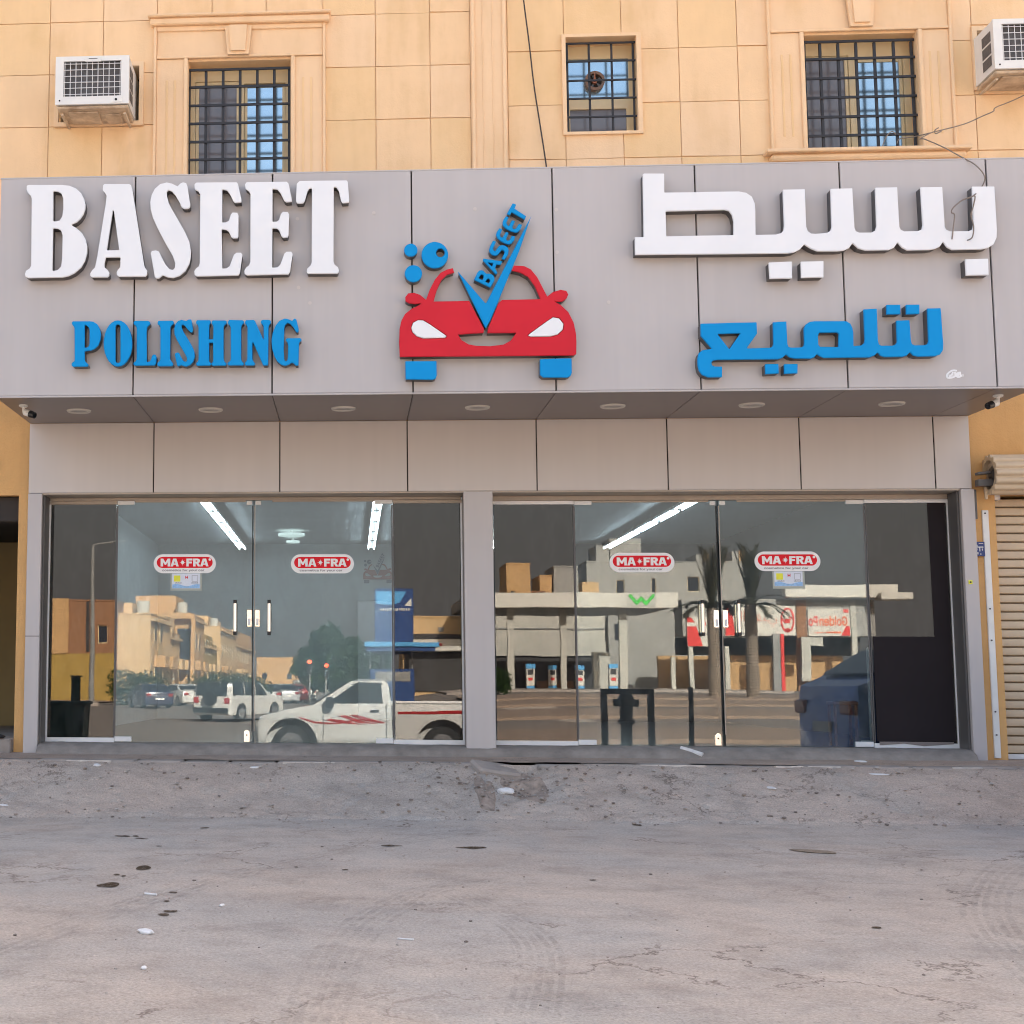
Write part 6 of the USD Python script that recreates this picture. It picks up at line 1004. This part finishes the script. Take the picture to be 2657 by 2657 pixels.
part(t, 'dark_front', bx(5.7, 11.5, -95.19, -95.1, .1, 3.0), M['dark_opening']); part(t, 'awning', cbx(5.7, 11.5, -95.19, -94.2, 3.02, 3.9, .05), M['sign_white']); part(t, 'shadow_gap', bx(5.65, 11.55, -95.19, -95.12, 3.95, 4.3), M['dark_opening']); part(t, 'red_lettering', exz(unary_union([sbox(6.2+.32*k, 3.42, 6.44+.32*k, 3.62) for k in range(7)]), -94.199, -94.17), M['sign_red']); part(t, 'vent', exz(Polygon([(8.1, 4.75), (8.6, 4.75), (8.5, 4.45), (8.2, 4.4)]), -95.19, -95.14), M['steel_grey'])
# ------------------------------------------------------------------ fuel station
FS = thing('fuel_station', 'white flat canopied fuel station with square columns, reflected right of the middle pier', 'fuel station', (17, -95, .2)); zb = g0(18, -92)
part(FS, 'fascia', cbx(9.6, 24.24, -90.6, -90.2, 5.95, 6.97, .03), M['sign_white']); part(FS, 'canopy', bx(9.7, 24.1, -104, -90.61, 6.0, 6.8), M['steel_grey'])
for x0, x1, y, zt_ in ((12.75, 13.2, -91.5, 5.99), (16.47, 16.9, -92, 5.99), (20.42, 20.97, -91.5, 5.99), (24.0, 24.3, -92, 2.6)): part(FS, 'column', cbx(x0, x1, y-.4, y, zb-.2, zt_, .02), M['white_wall'])
part(FS, 'shop_wall', bx(13.4, 22.6, -111, -110.3, 3.0, 6.4), M['white_wall']); part(FS, 'shop_wall', bx(22.9, 28.0, -112, -110.6, zb-.2, 6.3), M['grey_wall']); part(FS, 'shop_front_opening', bx(13.0, 22.6, -110.9, -110.5, zb-.1, 2.99), M['dark_opening']); part(FS, 'string_course', bx(13.4, 22.6, -110.299, -110.2, 5.2, 5.3), M['steel_grey']); part(FS, 'red_counter', bx(17.0, 20.0, -110.49, -110.3, .35, 1.0), M['brick_wall'])
part(FS, 'white_bay', bx(19.2, 20.4, -96, -95.2, zb-.1, 3.0), M['white_wall']); part(FS, 'window', bx(23.4, 24.1, -110.59, -110.5, 4.4, 5.6), M['window_dark'])
part(FS, 'green_mark', exz(LineString([(21.05, 6.78), (21.45, 6.28), (21.75, 6.62), (22.05, 6.26), (22.55, 6.76)]).buffer(.11), -90.199, -90.15), M['sign_green']); part(FS, 'mark_panel', cbx(20.8, 22.75, -90.198, -90.17, 6.05, 6.93, .01), M['white_wall'])
p0 = None
for x, lab in ((13.93, 'blue and white fuel pump left of the first station column'), (16.15, 'blue and white fuel pump beside the second station column'), (18.1, 'blue and white fuel pump in the middle of the island'), (19.45, 'blue and white fuel pump right on the island, before the white bay')):
    yy_ = -94.5 if x in (16.15, 18.1) else -88.6; loc = (x, yy_, g0(x, yy_)+.16)
    if p0 is None:
        p0 = thing('fuel_pump', lab, 'fuel pump', loc, 'fuel pumps on the station island'); a, b, c = loc
        part(p0, 'cabinet', cbx(a-.28, a+.28, b-.25, b+.25, c+.18, c+1.32, .03), M['sign_white']); part(p0, 'plinth', cbx(a-.28, a+.28, b-.26, b+.26, c, c+.179, .02), M['sign_sky']); part(p0, 'head', cbx(a-.30, a+.30, b-.27, b+.27, c+1.321, c+1.62, .03), M['sign_sky']); part(p0, 'screen', bx(a-.18, a+.18, b+.251, b+.27, c+.95, c+1.28), M['dark_opening']); part(p0, 'label_plate', bx(a-.15, a+.15, b+.251, b+.265, c+.55, c+.75), M['sign_red'])
        part(p0, 'hose', tube(bez([(a+.27, b+.2, c+1.2), (a+.42, b+.25, c+.7), (a+.36, b+.25, c+.35), (a+.30, b+.22, c+.8)], 16), .025), M['rubber'])
    else: dup(p0, loc, lab)
# buildings behind the station
house('block_building', 'tan tower block behind the station, left one', 16.2, 18.3, -132, -125.2, 11.5, 'tan_wall', [(16.5, 8.7, 16.9, 9.3)]); house('block_building', 'small brown block beside the tan tower', 18.5, 20.3, -136, -130, 9.2, 'brick_wall', [(18.8, 8.0, 19.9, 8.9)])
house('block_building', 'brown and cream block left of the grey building', 20.4, 21.6, -142, -135, 11.1, 'tan_wall', []); house('block_building', 'narrow grey block left of the grey building', 21.8, 24.2, -142, -135.2, 12.0, 'grey_wall', []); house('block_building', 'thin pale block between the grey blocks', 24.6, 26.2, -142, -135.2, 10.4, 'cream_wall', [])
t, zt = house('grey_building', 'long grey building with small dark windows behind the palms', 26.6, 43.5, -158, -145.2, 13.3, 'grey_wall', [(29.6, 10.1, 30.5, 11.7), (33.2, 10.2, 33.7, 11.8), (36.9, 10.4, 38.2, 12.0)])
for a, b, h_, m in ((27.9, 29.2, 1.9, 'grey_wall'), (29.3, 32.6, 2.7, 'grey_wall'), (38.3, 39.0, 1.0, 'grey_wall'), (39.05, 39.6, 1.1, 'tan_wall'), (42.0, 42.7, 1.3, 'grey_wall'), (42.75, 43.4, 1.4, 'tan_wall')): part(t, 'roof_block', bx(a, b, -152, -147, zt+.13, zt+h_), M[m])
# lubricant shop with red signs
LS = thing('service_shop', 'low car service shop with red and white sign boards behind the palms', 'shop', (33, -99, .3)); zb = g0(33, -97)
part(LS, 'upper_wall', bx(26.2, 40, -101, -98.2, 4.28, 6.95), M['grey_wall']); part(LS, 'canopy', cbx(33.4, 41.4, -98.1, -97.2, 7.06, 8.0, .04), M['sign_white']); part(LS, 'canopy', cbx(40.0, 42.2, -98.1, -96.6, 6.9, 7.4, .04), M['sign_white']); part(LS, 'back_wall', bx(26.2, 40, -108, -107.5, zb-.2, 3.0), M['tan_wall']); part(LS, 'dark_bay', bx(26.3, 39.9, -101.5, -101.2, 2.95, 4.27), M['dark_opening']); part(LS, 'low_wall', bx(28.8, 38.5, -101.19, -101.0, zb-.1, 2.95), M['tan_wall'])
for x0, x1, zt_ in ((26.6, 26.95, 4.2), (29.2, 29.55, 3.55), (34.35, 35.1, 6.94), (38.3, 38.7, 6.9)): part(LS, 'column', cbx(x0, x1, -98.5, -98.12, zb-.2, zt_, .02), M['brick_wall'] if x0 == 34.35 else M['white_wall'])
part(LS, 'white_bay', exz(Polygon([(34.5, 1.0), (35.15, 1.0), (35.15, 3.55), (36.1, 3.55), (36.1, 4.2), (34.5, 4.2)]), -98.0, -97.6), M['white_wall']); part(LS, 'red_pylon', cbx(32.95, 33.2, -97.6, -97.2, zb, 4.4, .01), M['sign_red']); part(LS, 'grey_pylon', cbx(32.4, 32.94, -97.6, -97.25, zb, 4.4, .01), M['steel_grey'])
yb = -98.19
b1 = part(LS, 'sign_board', cbx(29.3, 34.25, yb, yb+.12, 4.29, 6.51, .01), M['sign_white']); part(b1, 'red_end', bx(33.2+.45, 34.2, yb+.121, yb+.13, 4.33, 6.48), M['sign_white']) if False else None
part(b1, 'red_end', exz(Polygon([(29.32, 4.32), (30.0, 4.32), (29.75, 6.48), (29.32, 6.48)]), yb+.121, yb+.135), M['sign_red'])
ova = affinity.scale(Point(33.7, 5.45).buffer(1.0), .50, .92); part(b1, 'oval_rim', exz(ova.difference(ova.buffer(-.11)), yb+.121, yb+.14), M['sign_red']); part(b1, 'oil_can', exz(unary_union([Polygon([(33.45, 5.25), (33.9, 5.25), (33.85, 5.55), (33.5, 5.55)]), LineString([(33.5, 5.3), (33.3, 5.62)]).buffer(.05), LineString([(33.9, 5.5), (34.03, 5.65), (33.85, 5.7)]).buffer(.04)]), yb+.121, yb+.14), M['sign_red']); part(b1, 'oval_foot', exz(affinity.scale(Point(33.7, 4.72).buffer(.2), 1, .6), yb+.121, yb+.14), M['sign_red'])
try:
    ag = arabic('\ufef2\ufe92\ufeeb\ufeac\ufedf\ufe8d', 1.15)
except Exception:
    ag = unary_union([sbox(k*.4, 0, k*.4+.25, .6) for k in range(6)])
ag = affinity.scale(ag, 2.6/max(ag.bounds[2], .1), 1, origin=(0, 0)); ag = affinity.translate(affinity.scale(ag, -1, 1, origin=(0, 0)), 33.05, 4.95)
part(b1, 'arabic_lettering', exz(ag, yb+.121, yb+.15), M['sign_orange']); part(b1, 'small_print', exz(unary_union([sbox(30.4+.14*k, 4.42, 30.5+.14*k, 4.52) for k in range(8)]), yb+.121, yb+.13), M['grey_ink'])
b2 = part(LS, 'sign_board', cbx(35.2, 38.2, yb, yb+.12, 4.29, 6.27, .01), M['sign_white']); part(b2, 'red_corner', exz(Polygon([(37.5, 4.32), (38.16, 4.32), (38.16, 5.0), (37.9, 5.0)]), yb+.121, yb+.135), M['sign_red']); part(b2, 'red_tab', exz(sbox(37.75, 6.0, 38.16, 6.24), yb+.121, yb+.135), M['sign_red'])
# facing the shop, so it reads from its own front; the glass turns it round
gm = text_xz('Golden', .66, 36.02, yb+.121, 5.05, .02, True, True, sx=.66); part(b2, 'lettering', gm, M['sign_orange']); part(b2, 'lettering', text_xz('Po', .66, 35.24, yb+.121, 5.05, .02, True, True, sx=.62), M['sign_red'])
part(b2, 'underline', exz(unary_union([sbox(35.6, 4.52, 36.5, 4.57), sbox(36.5, 4.50, 37.5, 4.60)]), yb+.121, yb+.13), M['sign_orange'])
b3 = part(LS, 'sign_board', cbx(26.5, 29.0, yb, yb+.12, 3.5, 5.7, .01), M['sign_white']); part(b3, 'red_end', exz(Polygon([(26.52, 3.52), (27.6, 3.52), (27.2, 5.0), (26.52, 5.0)]), yb+.121, yb+.135), M['sign_red']); part(b3, 'red_end', exz(Polygon([(26.52, 5.3), (27.1, 5.3), (26.85, 5.66), (26.52, 5.66)]), yb+.121, yb+.135), M['sign_red']); part(b3, 'small_red', exz(unary_union([sbox(27.4+.2*k, 5.1, 27.5+.2*k, 5.3) for k in range(5)]), yb+.121, yb+.13), M['sign_red'])
